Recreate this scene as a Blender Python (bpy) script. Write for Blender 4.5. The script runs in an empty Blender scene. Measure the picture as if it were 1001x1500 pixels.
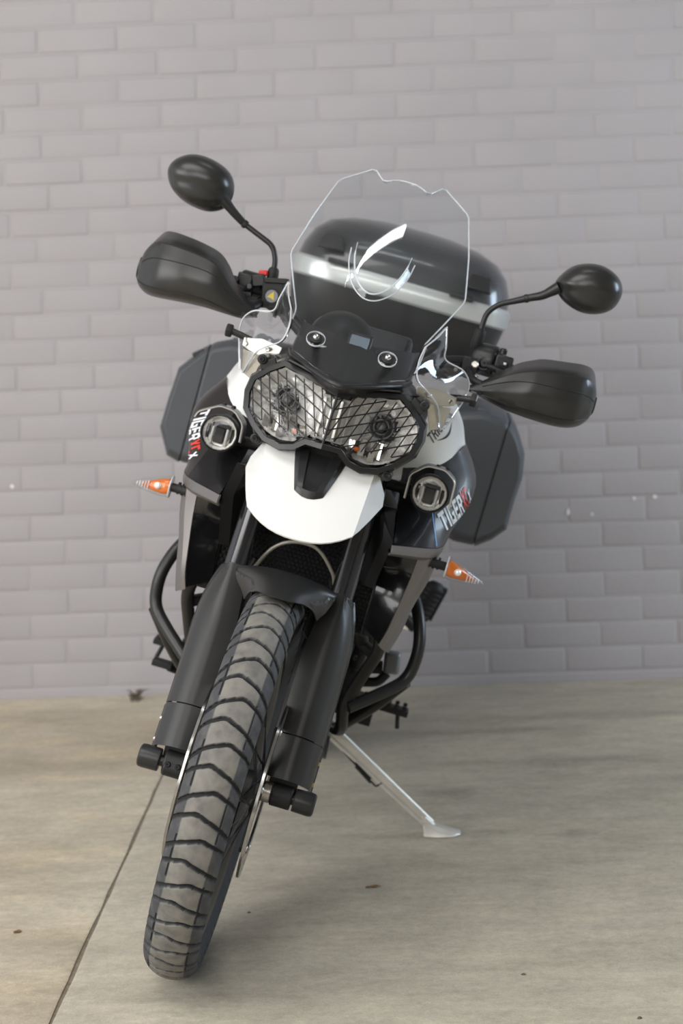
import bpy, bmesh, math, random
from mathutils import Vector, Matrix
random.seed(7)
SC = bpy.context.scene
COL = SC.collection
PI = math.pi
def rad(a): return math.radians(a)

# ------------------------------------------------------------------ camera
cam_d = bpy.data.cameras.new('camera')
cam = bpy.data.objects.new('camera', cam_d); COL.objects.link(cam)
cam_d.sensor_fit = 'VERTICAL'; cam_d.sensor_height = 36.0; cam_d.sensor_width = 24.0
cam_d.lens = 2550.0 / 1500.0 * 36.0
CP, CR, CY, CH = rad(6.5835), rad(2.0628), rad(-1.2505), 1.1332
_f = Vector((math.sin(CY)*math.cos(CP), math.cos(CY)*math.cos(CP), -math.sin(CP)))
_r0 = Vector((math.cos(CY), -math.sin(CY), 0)); _u0 = _r0.cross(_f)
_r = math.cos(CR)*_r0 - math.sin(CR)*_u0; _u = math.sin(CR)*_r0 + math.cos(CR)*_u0
M = Matrix(((_r.x, _u.x, -_f.x, 0), (_r.y, _u.y, -_f.y, 0), (_r.z, _u.z, -_f.z, CH), (0, 0, 0, 1)))
cam.matrix_world = M
cam_d.clip_start = 0.05; cam_d.clip_end = 60
cam_d.dof.use_dof = True; cam_d.dof.focus_distance = 2.75; cam_d.dof.aperture_fstop = 4.6
SC.camera = cam

# ------------------------------------------------------------------ light and exposure
SC.view_settings.view_transform = 'Standard'; SC.view_settings.look = 'None'
SC.view_settings.gamma = 1.0; SC.view_settings.use_curve_mapping = False
SC.view_settings.exposure = 0.02
world = bpy.data.worlds.new('workshop_ambient'); SC.world = world; world.use_nodes = True
world.node_tree.nodes['Background'].inputs[0].default_value = (0.93, 0.96, 1.0, 1)
world.node_tree.nodes['Background'].inputs[1].default_value = 0.95
def area(name, loc, aim, sx, sy, power, color):
    d = bpy.data.lights.new(name, 'AREA'); d.shape = 'RECTANGLE'; d.size = sx; d.size_y = sy
    d.energy = power; d.color = color
    o = bpy.data.objects.new(name, d); COL.objects.link(o); o.location = loc
    o.rotation_euler = (Vector(aim) - Vector(loc)).to_track_quat('-Z', 'Y').to_euler()
    return o
area('added_front_fill', (-1.0, -2.9, 2.3), (-0.4, 3.2, 0.5), 3.6, 2.6, 165, (1.0, 0.99, 0.97))  # unseen fill light added behind the camera to brighten floor and headlights
area('roller_door_daylight', (-4.0, 0.4, 2.2), (0.1, 3.4, 0.6), 3.4, 2.6, 135, (1.0, 0.985, 0.96))
area('ceiling_skylight', (-1.2, 1.0, 4.1), (-0.8, 1.8, 0.0), 3.0, 2.4, 115, (1.0, 0.98, 0.95))
tube_lamp = area('fluorescent_tube', (0.50, 3.06, 3.7), (0.50, 3.06, 0.0), 0.80, 0.035, 4, (0.95, 0.98, 1.0))
tube_lamp.rotation_euler = (0, 0, rad(4))
roof_light = area('roof_window', (0.50, 3.54, 4.0), (0.50, 3.54, 0.0), 0.50, 0.14, 0.8, (0.72, 0.86, 1.0))
roof_light.rotation_euler = (0, 0, rad(10))
area('side_window_daylight', (4.1, 3.9, 1.6), (0.7, 4.7, 0.4), 1.3, 1.6, 100, (0.68, 0.84, 1.0))

# ------------------------------------------------------------------ materials
def lin(c):
    return tuple(((v/255.0)/12.92 if v/255.0 <= 0.04045 else ((v/255.0+0.055)/1.055)**2.4) for v in c)
MATS = {}
def mat(name, rgb, rough=0.5, metal=0.0, spec=0.5, bump=0.0, bscale=400.0, var=0.0, vscale=6.0, coat=0.0, trans=0.0, ior=1.45, emit=None, raw=False):
    if name in MATS: return MATS[name]
    m = bpy.data.materials.new(name); m.use_nodes = True; MATS[name] = m
    nt = m.node_tree; b = nt.nodes['Principled BSDF']
    c = rgb if raw else lin(rgb)
    b.inputs['Base Color'].default_value = (*c, 1); b.inputs['Roughness'].default_value = rough
    b.inputs['Metallic'].default_value = metal; b.inputs['Specular IOR Level'].default_value = spec
    b.inputs['Coat Weight'].default_value = coat; b.inputs['Coat Roughness'].default_value = 0.06
    b.inputs['Transmission Weight'].default_value = trans; b.inputs['IOR'].default_value = ior
    tc = nt.nodes.new('ShaderNodeTexCoord')
    if var > 0:
        n = nt.nodes.new('ShaderNodeTexNoise'); n.inputs['Scale'].default_value = vscale; n.inputs['Detail'].default_value = 5
        nt.links.new(tc.outputs['Object'], n.inputs['Vector'])
        r = nt.nodes.new('ShaderNodeValToRGB')
        r.color_ramp.elements[0].position = 0.3; r.color_ramp.elements[1].position = 0.7
        r.color_ramp.elements[0].color = (*[x*(1-var) for x in c], 1); r.color_ramp.elements[1].color = (*[min(1, x*(1+var)) for x in c], 1)
        nt.links.new(n.outputs['Fac'], r.inputs['Fac']); nt.links.new(r.outputs['Color'], b.inputs['Base Color'])
    if bump > 0:
        n2 = nt.nodes.new('ShaderNodeTexNoise'); n2.inputs['Scale'].default_value = bscale; n2.inputs['Detail'].default_value = 3
        nt.links.new(tc.outputs['Object'], n2.inputs['Vector'])
        bp = nt.nodes.new('ShaderNodeBump'); bp.inputs['Strength'].default_value = bump; bp.inputs['Distance'].default_value = 0.001
        nt.links.new(n2.outputs['Fac'], bp.inputs['Height']); nt.links.new(bp.outputs['Normal'], b.inputs['Normal'])
    return m
def clear(name, tint=(0.97, 0.98, 0.98), ior=1.49, rough=0.02):
    """thin clear plastic: see-through with mirror-like Fresnel sheen"""
    m = bpy.data.materials.new(name); m.use_nodes = True; MATS[name] = m
    nt = m.node_tree; nt.nodes.clear()
    out = nt.nodes.new('ShaderNodeOutputMaterial'); mix = nt.nodes.new('ShaderNodeMixShader')
    t = nt.nodes.new('ShaderNodeBsdfTransparent'); t.inputs[0].default_value = (*tint, 1)
    g = nt.nodes.new('ShaderNodeBsdfGlossy'); g.inputs['Roughness'].default_value = rough
    # Schlick reflectance, the same from both faces of the thin sheet
    lw = nt.nodes.new('ShaderNodeLayerWeight'); lw.inputs['Blend'].default_value = 0.5
    pw = nt.nodes.new('ShaderNodeMath'); pw.operation = 'POWER'; pw.inputs[1].default_value = 5.0
    nt.links.new(lw.outputs['Facing'], pw.inputs[0])
    r0 = ((ior-1)/(ior+1))**2
    f = nt.nodes.new('ShaderNodeMath'); f.operation = 'MULTIPLY_ADD'; f.inputs[1].default_value = 1-r0; f.inputs[2].default_value = r0
    nt.links.new(pw.outputs[0], f.inputs[0])
    nt.links.new(f.outputs[0], mix.inputs[0]); nt.links.new(t.outputs[0], mix.inputs[1]); nt.links.new(g.outputs[0], mix.inputs[2])
    nt.links.new(mix.outputs[0], out.inputs[0]); return m
BLACKP = mat('black_plastic', (36, 36, 37), 0.34, bump=0.12, bscale=900, var=0.12, vscale=9)
SHIELDP = mat('black_moulded_plastic', (44, 44, 44), 0.34, bump=0.10, bscale=1200, var=0.10, vscale=7)
GUARDP = mat('grained_black_plastic', (42, 42, 41), 0.27, bump=0.08, bscale=1500, var=0.1, vscale=8)
GLOSSB = mat('gloss_black_paint', (22, 22, 24), 0.16, coat=0.5)
SATINB = mat('satin_black_paint', (44, 41, 41), 0.34, coat=0.15, var=0.05)
MATTEB = mat('matte_black_metal', (26, 26, 27), 0.5, var=0.15, vscale=12)
POWDER = mat('black_powder_coat', (34, 34, 34), 0.34, bump=0.1, bscale=1400)
DARKV = mat('dark_engine_casting', (34, 35, 37), 0.5, metal=0.4, var=0.25, vscale=25)
RUBBER = mat('black_rubber', (26, 26, 26), 0.62, var=0.1)
WHITEP = mat('white_paint', (236, 236, 234), 0.22, coat=0.5)
GRAPH = mat('graphite_silver_paint', (118, 114, 112), 0.32, metal=0.55, var=0.04)
ALU = mat('brushed_aluminium', (200, 196, 188), 0.32, metal=0.85, var=0.08, vscale=40)
STANDP = mat('silver_painted_metal', (205, 202, 194), 0.36, metal=0.35, var=0.06, vscale=30)
CHROME = mat('polished_chrome', (225, 224, 222), 0.12, metal=1.0)
REFL = mat('faceted_reflector_chrome', (244, 242, 238), 0.28, metal=0.25)
TUBEC = mat('dark_chromed_fork_tube', (86, 86, 88), 0.16, metal=0.9)
STEEL = mat('steel_brake_disc', (178, 176, 172), 0.25, metal=1.0, var=0.12, vscale=60)
SILVERP = mat('silver_band_plastic', (188, 190, 188), 0.26, metal=0.35, coat=0.3)
GREYP = mat('grey_powder_aluminium', (120, 122, 124), 0.42, metal=0.3)
CASEP = mat('charcoal_case_plastic', (68, 71, 75), 0.46, bump=0.1, bscale=700, var=0.08)
LIDP = mat('dark_grey_gloss_lid', (62, 63, 65), 0.26, coat=0.5)
AMBER = mat('amber_plastic', (240, 128, 30), 0.22, trans=0.35, coat=0.3)
REDP = mat('red_plastic', (214, 50, 46), 0.35)
REDT = mat('red_lettering', (206, 62, 50), 0.4)
WHITET = mat('white_lettering', (228, 232, 236), 0.4)
BLACKT = mat('black_lettering', (40, 42, 46), 0.4)
BLUET = mat('blue_pinstripe', (92, 146, 206), 0.35)
YELLOW = mat('yellow_sticker', (216, 190, 60), 0.45)
CABLE = mat('grey_braided_hose', (150, 145, 134), 0.4, metal=0.3)
GOLD = mat('brass_screw', (196, 160, 110), 0.3, metal=0.9)
GREYC = mat('cool_grey_bulb_core', (120, 122, 124), 0.3, metal=0.4)
LCD = mat('grey_display_glass', (120, 130, 142), 0.1, coat=0.6)
MIRR = mat('mirror_glass', (230, 232, 235), 0.03, metal=1.0)
CLEAR = clear('clear_acrylic', (0.95, 0.965, 0.97))
LENS = clear('clear_lens', (0.97, 0.97, 0.97), 1.45)
CLEARTHICK = mat('thick_clear_acrylic', (250, 252, 253), 0.03, trans=1.0, ior=1.45)
EDGE = mat('whitened_acrylic_edge', (236, 240, 246), 0.1, trans=0.40, ior=1.3, coat=0.6)  # clear plastic whitened so thin edges and ribs look light-catching

def tyre_material():
    m = bpy.data.materials.new('worn_tyre_rubber'); m.use_nodes = True
    nt = m.node_tree; b = nt.nodes['Principled BSDF']; L = nt.links
    a = nt.nodes.new('ShaderNodeAttribute'); a.attribute_name = 'wear'
    tc = nt.nodes.new('ShaderNodeTexCoord')
    n = nt.nodes.new('ShaderNodeTexNoise'); n.inputs['Scale'].default_value = 45; n.inputs['Detail'].default_value = 6
    L.new(tc.outputs['Object'], n.inputs['Vector'])
    mul = nt.nodes.new('ShaderNodeMath'); mul.operation = 'MULTIPLY'
    mr = nt.nodes.new('ShaderNodeMapRange'); mr.inputs['From Min'].default_value = 0.3; mr.inputs['From Max'].default_value = 0.7
    mr.inputs['To Min'].default_value = 0.75; mr.inputs['To Max'].default_value = 1.1
    L.new(n.outputs['Fac'], mr.inputs['Value']); L.new(mr.outputs[0], mul.inputs[0]); L.new(a.outputs['Fac'], mul.inputs[1])
    r = nt.nodes.new('ShaderNodeValToRGB')
    r.color_ramp.elements[0].color = (*lin((30, 30, 31)), 1); r.color_ramp.elements[1].color = (*lin((124, 121, 115)), 1)
    e = r.color_ramp.elements.new(0.5); e.color = (*lin((66, 67, 70)), 1)
    L.new(mul.outputs[0], r.inputs['Fac']); L.new(r.outputs['Color'], b.inputs['Base Color'])
    b.inputs['Roughness'].default_value = 0.72; b.inputs['Specular IOR Level'].default_value = 0.35
    bp = nt.nodes.new('ShaderNodeBump'); bp.inputs['Strength'].default_value = 0.25; bp.inputs['Distance'].default_value = 0.001
    n2 = nt.nodes.new('ShaderNodeTexNoise'); n2.inputs['Scale'].default_value = 600
    L.new(tc.outputs['Object'], n2.inputs['Vector']); L.new(n2.outputs['Fac'], bp.inputs['Height']); L.new(bp.outputs['Normal'], b.inputs['Normal'])
    return m
def wall_material():
    m = bpy.data.materials.new('mauve_grey_masonry_paint'); m.use_nodes = True
    nt = m.node_tree; b = nt.nodes['Principled BSDF']; L = nt.links
    g = nt.nodes.new('ShaderNodeNewGeometry')
    n = nt.nodes.new('ShaderNodeTexNoise'); n.inputs['Scale'].default_value = 3.0; n.inputs['Detail'].default_value = 6
    L.new(g.outputs['Position'], n.inputs['Vector'])
    r = nt.nodes.new('ShaderNodeValToRGB')
    r.color_ramp.elements[0].position = 0.3; r.color_ramp.elements[1].position = 0.72
    r.color_ramp.elements[0].color = (*lin((159, 154, 156)), 1); r.color_ramp.elements[1].color = (*lin((165, 160, 162)), 1)
    L.new(n.outputs['Fac'], r.inputs['Fac']); L.new(r.outputs['Color'], b.inputs['Base Color'])
    b.inputs['Roughness'].default_value = 0.55
    n2 = nt.nodes.new('ShaderNodeTexNoise'); n2.inputs['Scale'].default_value = 60; n2.inputs['Detail'].default_value = 4
    L.new(g.outputs['Position'], n2.inputs['Vector'])
    bp = nt.nodes.new('ShaderNodeBump'); bp.inputs['Strength'].default_value = 0.25; bp.inputs['Distance'].default_value = 0.003
    L.new(n2.outputs['Fac'], bp.inputs['Height']); L.new(bp.outputs['Normal'], b.inputs['Normal'])
    return m
# stains that lie in the concrete: (x, y, radius x, radius y, darkness)
STAINS = [(0.137, 4.0, 0.075, 0.06, 0.26), (0.40, 3.65, 0.05, 0.035, 0.26), (0.22, 3.68, 0.06, 0.03, 0.16), (0.6, 4.72, 0.6, 0.05, 0.20), (0.2, 4.58, 0.5, 0.05, 0.20), (-0.9, 4.35, 0.5, 0.09, 0.12), (0.5, 4.25, 0.5, 0.06, 0.14), (0.75, 4.05, 0.3, 0.05, 0.14), (-0.75, 3.5, 0.16, 0.05, 0.14), (0.1, 3.35, 0.5, 0.10, 0.07), (-0.85, 3.3, 0.2, 0.06, 0.08)]
def concrete_material(name, base, dark, warm):
    m = bpy.data.materials.new(name); m.use_nodes = True
    nt = m.node_tree; b = nt.nodes['Principled BSDF']; L = nt.links
    g = nt.nodes.new('ShaderNodeNewGeometry')
    mp = nt.nodes.new('ShaderNodeMapping'); mp.inputs['Scale'].default_value = (1.0, 2.2, 1.0)
    L.new(g.outputs['Position'], mp.inputs['Vector'])
    n = nt.nodes.new('ShaderNodeTexNoise'); n.inputs['Scale'].default_value = 1.9; n.inputs['Detail'].default_value = 8; n.inputs['Roughness'].default_value = 0.62
    L.new(mp.outputs[0], n.inputs['Vector'])
    r = nt.nodes.new('ShaderNodeValToRGB')
    r.color_ramp.elements[0].position = 0.32; r.color_ramp.elements[1].position = 0.68
    r.color_ramp.elements[0].color = (*lin(dark), 1); r.color_ramp.elements[1].color = (*lin(base), 1)
    L.new(n.outputs['Fac'], r.inputs['Fac'])
    nb = nt.nodes.new('ShaderNodeTexNoise'); nb.inputs['Scale'].default_value = 3.1; nb.inputs['Detail'].default_value = 4
    L.new(mp.outputs[0], nb.inputs['Vector'])
    rb = nt.nodes.new('ShaderNodeMapRange'); rb.inputs['From Min'].default_value = 0.5; rb.inputs['From Max'].default_value = 0.72; rb.inputs['To Max'].default_value = 0.7
    L.new(nb.outputs['Fac'], rb.inputs['Value'])
    mx = nt.nodes.new('ShaderNodeMix'); mx.data_type = 'RGBA'
    L.new(rb.outputs[0], mx.inputs[0]); L.new(r.outputs['Color'], mx.inputs[6]); mx.inputs[7].default_value = (*lin(warm), 1)
    # fine speckle
    ns = nt.nodes.new('ShaderNodeTexNoise'); ns.inputs['Scale'].default_value = 55; ns.inputs['Detail'].default_value = 8; ns.inputs['Roughness'].default_value = 0.75
    L.new(g.outputs['Position'], ns.inputs['Vector'])
    rs = nt.nodes.new('ShaderNodeMapRange'); rs.inputs['From Min'].default_value = 0.3; rs.inputs['From Max'].default_value = 0.7; rs.inputs['To Min'].default_value = 0.82; rs.inputs['To Max'].default_value = 1.14
    L.new(ns.outputs['Fac'], rs.inputs['Value'])
    mu = nt.nodes.new('ShaderNodeMix'); mu.data_type = 'RGBA'; mu.blend_type = 'MULTIPLY'; mu.inputs[0].default_value = 1.0
    L.new(mx.outputs[2], mu.inputs[6]); L.new(rs.outputs[0], mu.inputs[7])
    nm = nt.nodes.new('ShaderNodeTexNoise'); nm.inputs['Scale'].default_value = 9; nm.inputs['Detail'].default_value = 9; nm.inputs['Roughness'].default_value = 0.72
    L.new(mp.outputs[0], nm.inputs['Vector'])
    rm = nt.nodes.new('ShaderNodeMapRange'); rm.inputs['From Min'].default_value = 0.32; rm.inputs['From Max'].default_value = 0.68; rm.inputs['To Min'].default_value = 0.80; rm.inputs['To Max'].default_value = 1.12
    L.new(nm.outputs['Fac'], rm.inputs['Value'])
    mm = nt.nodes.new('ShaderNodeMix'); mm.data_type = 'RGBA'; mm.blend_type = 'MULTIPLY'; mm.inputs[0].default_value = 1.0
    L.new(mu.outputs[2], mm.inputs[6]); L.new(rm.outputs[0], mm.inputs[7])
    nf = nt.nodes.new('ShaderNodeTexNoise'); nf.inputs['Scale'].default_value = 260; nf.inputs['Detail'].default_value = 4; nf.inputs['Roughness'].default_value = 0.7
    L.new(g.outputs['Position'], nf.inputs['Vector'])
    rf = nt.nodes.new('ShaderNodeMapRange'); rf.inputs['From Min'].default_value = 0.3; rf.inputs['From Max'].default_value = 0.7; rf.inputs['To Min'].default_value = 0.86; rf.inputs['To Max'].default_value = 1.12
    L.new(nf.outputs['Fac'], rf.inputs['Value'])
    mf = nt.nodes.new('ShaderNodeMix'); mf.data_type = 'RGBA'; mf.blend_type = 'MULTIPLY'; mf.inputs[0].default_value = 1.0
    L.new(mm.outputs[2], mf.inputs[6]); L.new(rf.outputs[0], mf.inputs[7])
    last = mf.outputs[2]
    # stains with a soft ragged outline
    nw = nt.nodes.new('ShaderNodeTexNoise'); nw.inputs['Scale'].default_value = 14; nw.inputs['Detail'].default_value = 5
    L.new(g.outputs['Position'], nw.inputs['Vector'])
    for (sx, sy, rx, ry, dk) in STAINS:
        vs = nt.nodes.new('ShaderNodeVectorMath'); vs.operation = 'SUBTRACT'; vs.inputs[1].default_value = (sx, sy, 0)
        L.new(g.outputs['Position'], vs.inputs[0])
        vm = nt.nodes.new('ShaderNodeVectorMath'); vm.operation = 'MULTIPLY'; vm.inputs[1].default_value = (1/rx, 1/ry, 0)
        L.new(vs.outputs[0], vm.inputs[0])
        ln = nt.nodes.new('ShaderNodeVectorMath'); ln.operation = 'LENGTH'; L.new(vm.outputs[0], ln.inputs[0])
        ad = nt.nodes.new('ShaderNodeMath'); ad.operation = 'ADD'; L.new(ln.outputs['Value'], ad.inputs[0]); L.new(nw.outputs['Fac'], ad.inputs[1])
        rr = nt.nodes.new('ShaderNodeMapRange'); rr.inputs['From Min'].default_value = 0.75; rr.inputs['From Max'].default_value = 1.6
        rr.inputs['To Min'].default_value = 1.0 - dk; rr.inputs['To Max'].default_value = 1.0
        L.new(ad.outputs[0], rr.inputs['Value'])
        m2 = nt.nodes.new('ShaderNodeMix'); m2.data_type = 'RGBA'; m2.blend_type = 'MULTIPLY'; m2.inputs[0].default_value = 1.0
        L.new(last, m2.inputs[6]); L.new(rr.outputs[0], m2.inputs[7]); last = m2.outputs[2]
    L.new(last, b.inputs['Base Color'])
    b.inputs['Roughness'].default_value = 0.62; b.inputs['Specular IOR Level'].default_value = 0.35
    bp = nt.nodes.new('ShaderNodeBump'); bp.inputs['Strength'].default_value = 0.35; bp.inputs['Distance'].default_value = 0.002
    L.new(ns.outputs['Fac'], bp.inputs['Height']); L.new(bp.outputs['Normal'], b.inputs['Normal'])
    return m
TYREM = tyre_material(); WALLM = wall_material()
SLAB_A = concrete_material('sandy_concrete', (210, 198, 176), (186, 175, 156), (216, 200, 172))
SLAB_B = concrete_material('grey_concrete', (188, 181, 165), (170, 163, 148), (190, 182, 163))
SOIL = mat('dark_joint_sand', (126, 116, 102), 0.9, var=0.25, vscale=60)

# ------------------------------------------------------------------ mesh helpers: every helper returns (verts, faces)
def V(*a): return Vector(a)
def mir(vf):
    v, f = vf
    return [(p[0], -p[1], p[2]) for p in v], [tuple(reversed(q)) for q in f]
def side(vf, s): return vf if s > 0 else mir(vf)
def join(*vfs):
    v, f = [], []
    for a, b in vfs:
        o = len(v); v += [tuple(p) for p in a]; f += [tuple(i+o for i in q) for q in b]
    return v, f
def build(name, vf, material, parent=None, smooth=38.0, bevel=0.0, bseg=2, solid=0.0, sub=0, label=None, kind=None, fix=True):
    v, f = vf
    me = bpy.data.meshes.new(name); me.from_pydata([tuple(p) for p in v], [], [tuple(q) for q in f])
    if fix:
        bm = bmesh.new(); bm.from_mesh(me); bmesh.ops.recalc_face_normals(bm, faces=bm.faces); bm.to_mesh(me); bm.free()
    me.validate(); me.update()
    if smooth is not None:
        me.shade_smooth(); me.set_sharp_from_angle(angle=rad(smooth))
    me.materials.append(material)
    o = bpy.data.objects.new(name, me); COL.objects.link(o)
    if parent is not None: o.parent = parent
    if solid:
        m = o.modifiers.new('thickness', 'SOLIDIFY'); m.thickness = abs(solid); m.offset = -1 if solid > 0 else 1
    if bevel:
        m = o.modifiers.new('edges', 'BEVEL'); m.width = bevel; m.segments = bseg; m.limit_method = 'ANGLE'; m.angle_limit = rad(35); m.harden_normals = False
    if sub:
        m = o.modifiers.new('round', 'SUBSURF'); m.levels = sub; m.render_levels = sub
    if label: o['label'] = label
    if kind: o['kind'] = kind
    return o
def crv(pts, n, closed=False):
    """Catmull-Rom resample of a point list, n steps per span"""
    P = [Vector(p) for p in pts]; m = len(P); out = []
    spans = m if closed else m-1
    for i in range(spans):
        if closed: a, b, c, d = P[(i-1) % m], P[i], P[(i+1) % m], P[(i+2) % m]
        else:
            b, c = P[i], P[i+1]; a = P[i-1] if i > 0 else b*2-c; d = P[i+2] if i+2 < m else c*2-b
        for k in range(n):
            t = k/n
            out.append(0.5*((2*b)+(c-a)*t+(2*a-5*b+4*c-d)*t*t+(3*b-a-3*c+d)*t**3))
    if not closed: out.append(P[-1].copy())
    return out
def fillet(pts, r, k=5):
    P = [Vector(p) for p in pts]; out = [P[0]]
    for i in range(1, len(P)-1):
        a, b, c = P[i-1], P[i], P[i+1]
        d1, d2 = (a-b), (c-b); q = min(r, d1.length*0.45, d2.length*0.45)
        s, e = b+d1.normalized()*q, b+d2.normalized()*q
        for j in range(k+1):
            t = j/k; out.append((1-t)**2*s+2*t*(1-t)*b+t*t*e)
    out.append(P[-1]); return out
def tube(pts, r, n=10, closed=False, cap=True):
    P = [Vector(p) for p in pts]; m = len(P)
    R = r if isinstance(r, (list, tuple)) else [r]*m
    T = []
    for i in range(m):
        a = P[i-1] if (i > 0 or closed) else P[i]; b = P[(i+1) % m] if (i < m-1 or closed) else P[i]
        t = (b-a); T.append(t.normalized() if t.length > 1e-9 else Vector((0, 0, 1)))
    ref = Vector((0, 0, 1)) if abs(T[0].z) < 0.9 else Vector((1, 0, 0))
    u = T[0].cross(ref).normalized(); v = []; f = []
    for i in range(m):
        u = (u - T[i]*u.dot(T[i])).normalized(); w = T[i].cross(u)
        for k in range(n):
            a = 2*PI*k/n; v.append(P[i]+(u*math.cos(a)+w*math.sin(a))*R[i])
    for i in range(m if closed else m-1):
        j = (i+1) % m
        for k in range(n): f.append((i*n+k, i*n+(k+1) % n, j*n+(k+1) % n, j*n+k))
    if cap and not closed:
        f.append(tuple(range(n))[::-1]); f.append(tuple((m-1)*n+k for k in range(n)))
    return v, f
def frame(axis):
    a = Vector(axis).normalized(); ref = Vector((0, 0, 1)) if abs(a.z) < 0.9 else Vector((1, 0, 0))
    u = ref.cross(a).normalized(); return a, u, a.cross(u)
def lathe(prof, o, axis, n=24, closed=False, cap=True):
    """prof: list of (radius, height along the axis)"""
    a, u, w = frame(axis); o = Vector(o); v = []; f = []; m = len(prof)
    for r, h in prof:
        for k in range(n):
            t = 2*PI*k/n; v.append(o+a*h+(u*math.cos(t)+w*math.sin(t))*max(r, 1e-5))
    for i in range(m if closed else m-1):
        j = (i+1) % m
        for k in range(n): f.append((i*n+k, i*n+(k+1) % n, j*n+(k+1) % n, j*n+k))
    if cap and not closed:
        if prof[0][0] > 1e-4: f.append(tuple(range(n))[::-1])
        if prof[-1][0] > 1e-4: f.append(tuple((m-1)*n+k for k in range(n)))
    return v, f
def box(c, s, rot=None):
    c = Vector(c); x, y, z = s[0]/2, s[1]/2, s[2]/2
    v = [Vector((i, j, k)) for k in (-z, z) for (i, j) in ((-x, -y), (x, -y), (x, y), (-x, y))]
    if rot is not None: v = [rot @ p for p in v]
    return [c+p for p in v], [(3, 2, 1, 0), (4, 5, 6, 7), (0, 1, 5, 4), (1, 2, 6, 5), (2, 3, 7, 6), (3, 0, 4, 7)]
def RX(a): return Matrix.Rotation(rad(a), 3, 'X')
def RY(a): return Matrix.Rotation(rad(a), 3, 'Y')
def RZ(a): return Matrix.Rotation(rad(a), 3, 'Z')
def loft(secs, cap=True, closed=True):
    n = len(secs[0]); v = [p for s in secs for p in s]; f = []
    for i in range(len(secs)-1):
        for k in range(n if closed else n-1):
            f.append((i*n+k, i*n+(k+1) % n, (i+1)*n+(k+1) % n, (i+1)*n+k))
    if cap is True: f.append(tuple(range(n))[::-1])
    if cap: f.append(tuple((len(secs)-1)*n+k for k in range(n)))
    return v, f
def prism(poly, off):
    """polygon of 3D points pushed along the vector off"""
    off = Vector(off); n = len(poly); P = [Vector(p) for p in poly]
    v = P+[p+off for p in P]; f = [tuple(range(n))[::-1], tuple(range(n, 2*n))]
    for k in range(n): f.append((k, (k+1) % n, n+(k+1) % n, n+k))
    return v, f
def resample(rows, nu, nv, cu=True, cv=True):
    def line(pts, n, c):
        if c: return crv(pts, n)
        P = [Vector(p) for p in pts]; out = []
        for i in range(len(P)-1):
            for k in range(n): out.append(P[i].lerp(P[i+1], k/n))
        return out+[P[-1]]
    A = [line(r, nu, cu) for r in rows]
    cols = [line([a[j] for a in A], nv, cv) for j in range(len(A[0]))]
    return [[cols[j][i] for j in range(len(cols))] for i in range(len(cols[0]))]
def sheet(rows):
    n = len(rows[0]); v = [p for r in rows for p in r]
    return v, [(i*n+j, i*n+j+1, (i+1)*n+j+1, (i+1)*n+j) for i in range(len(rows)-1) for j in range(n-1)]
def shell(rows, t, away=(-1, 0, 0)):
    """solid plate from a grid, thickness t towards the direction away"""
    m, n = len(rows), len(rows[0]); P = [[Vector(p) for p in r] for r in rows]; N = []
    aw = Vector(away)
    for i in range(m):
        N.append([])
        for j in range(n):
            a = P[min(i+1, m-1)][j]-P[max(i-1, 0)][j]; b = P[i][min(j+1, n-1)]-P[i][max(j-1, 0)]
            q = a.cross(b); q = q.normalized() if q.length > 1e-12 else aw.copy()
            if q.dot(aw) < 0: q = -q
            N[i].append(q)
    v = [p for r in P for p in r]+[P[i][j]+N[i][j]*t for i in range(m) for j in range(n)]; o = m*n
    f = []
    for i in range(m-1):
        for j in range(n-1):
            a, b, c, d = i*n+j, i*n+j+1, (i+1)*n+j+1, (i+1)*n+j
            f.append((a, b, c, d)); f.append((o+d, o+c, o+b, o+a))
    for j in range(n-1):
        f.append((j+1, j, o+j, o+j+1)); q = (m-1)*n; f.append((q+j, q+j+1, o+q+j+1, o+q+j))
    for i in range(m-1):
        a, b = i*n, (i+1)*n; f.append((a, b, o+b, o+a)); a, b = i*n+n-1, (i+1)*n+n-1; f.append((b, a, o+a, o+b))
    return v, f
def bolt(p, axis, r=0.005, h=0.004):
    return lathe([(r, 0), (r, h*0.6), (r*0.75, h), (r*0.45, h), (r*0.4, h*0.45), (0, h*0.45)], p, axis, 12)
def clip_line(poly, p, d):
    """segment of the line p + t d inside a convex 2D polygon"""
    lo, hi = -9.0, 9.0; n = len(poly)
    ar = sum(poly[i][0]*poly[(i+1) % n][1]-poly[(i+1) % n][0]*poly[i][1] for i in range(n)); sg = 1 if ar > 0 else -1
    for i in range(n):
        a, b = poly[i], poly[(i+1) % n]; nx, ny = -(b[1]-a[1])*sg, (b[0]-a[0])*sg
        num = (p[0]-a[0])*nx+(p[1]-a[1])*ny; den = d[0]*nx+d[1]*ny
        if abs(den) < 1e-12:
            if num < 0: return None
            continue
        t = -num/den
        if den > 0: lo = max(lo, t)
        else: hi = min(hi, t)
    return (lo, hi) if hi-lo > 1e-4 else None
def clip_half(poly, axis, val, keep_less):
    out = []; n = len(poly)
    ins = lambda q: (q[axis] <= val) if keep_less else (q[axis] >= val)
    for i in range(n):
        a, b = poly[i], poly[(i+1) % n]
        if ins(a): out.append(a)
        if ins(a) != ins(b):
            t = (val-a[axis])/(b[axis]-a[axis]); out.append(tuple(a[k]+(b[k]-a[k])*t for k in range(len(a))))
    return out
def tag(o, label, cat=None, group=None, kind=None):
    o['label'] = label
    if cat: o['category'] = cat
    if group: o['group'] = group
    if kind: o['kind'] = kind
    return o

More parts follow.
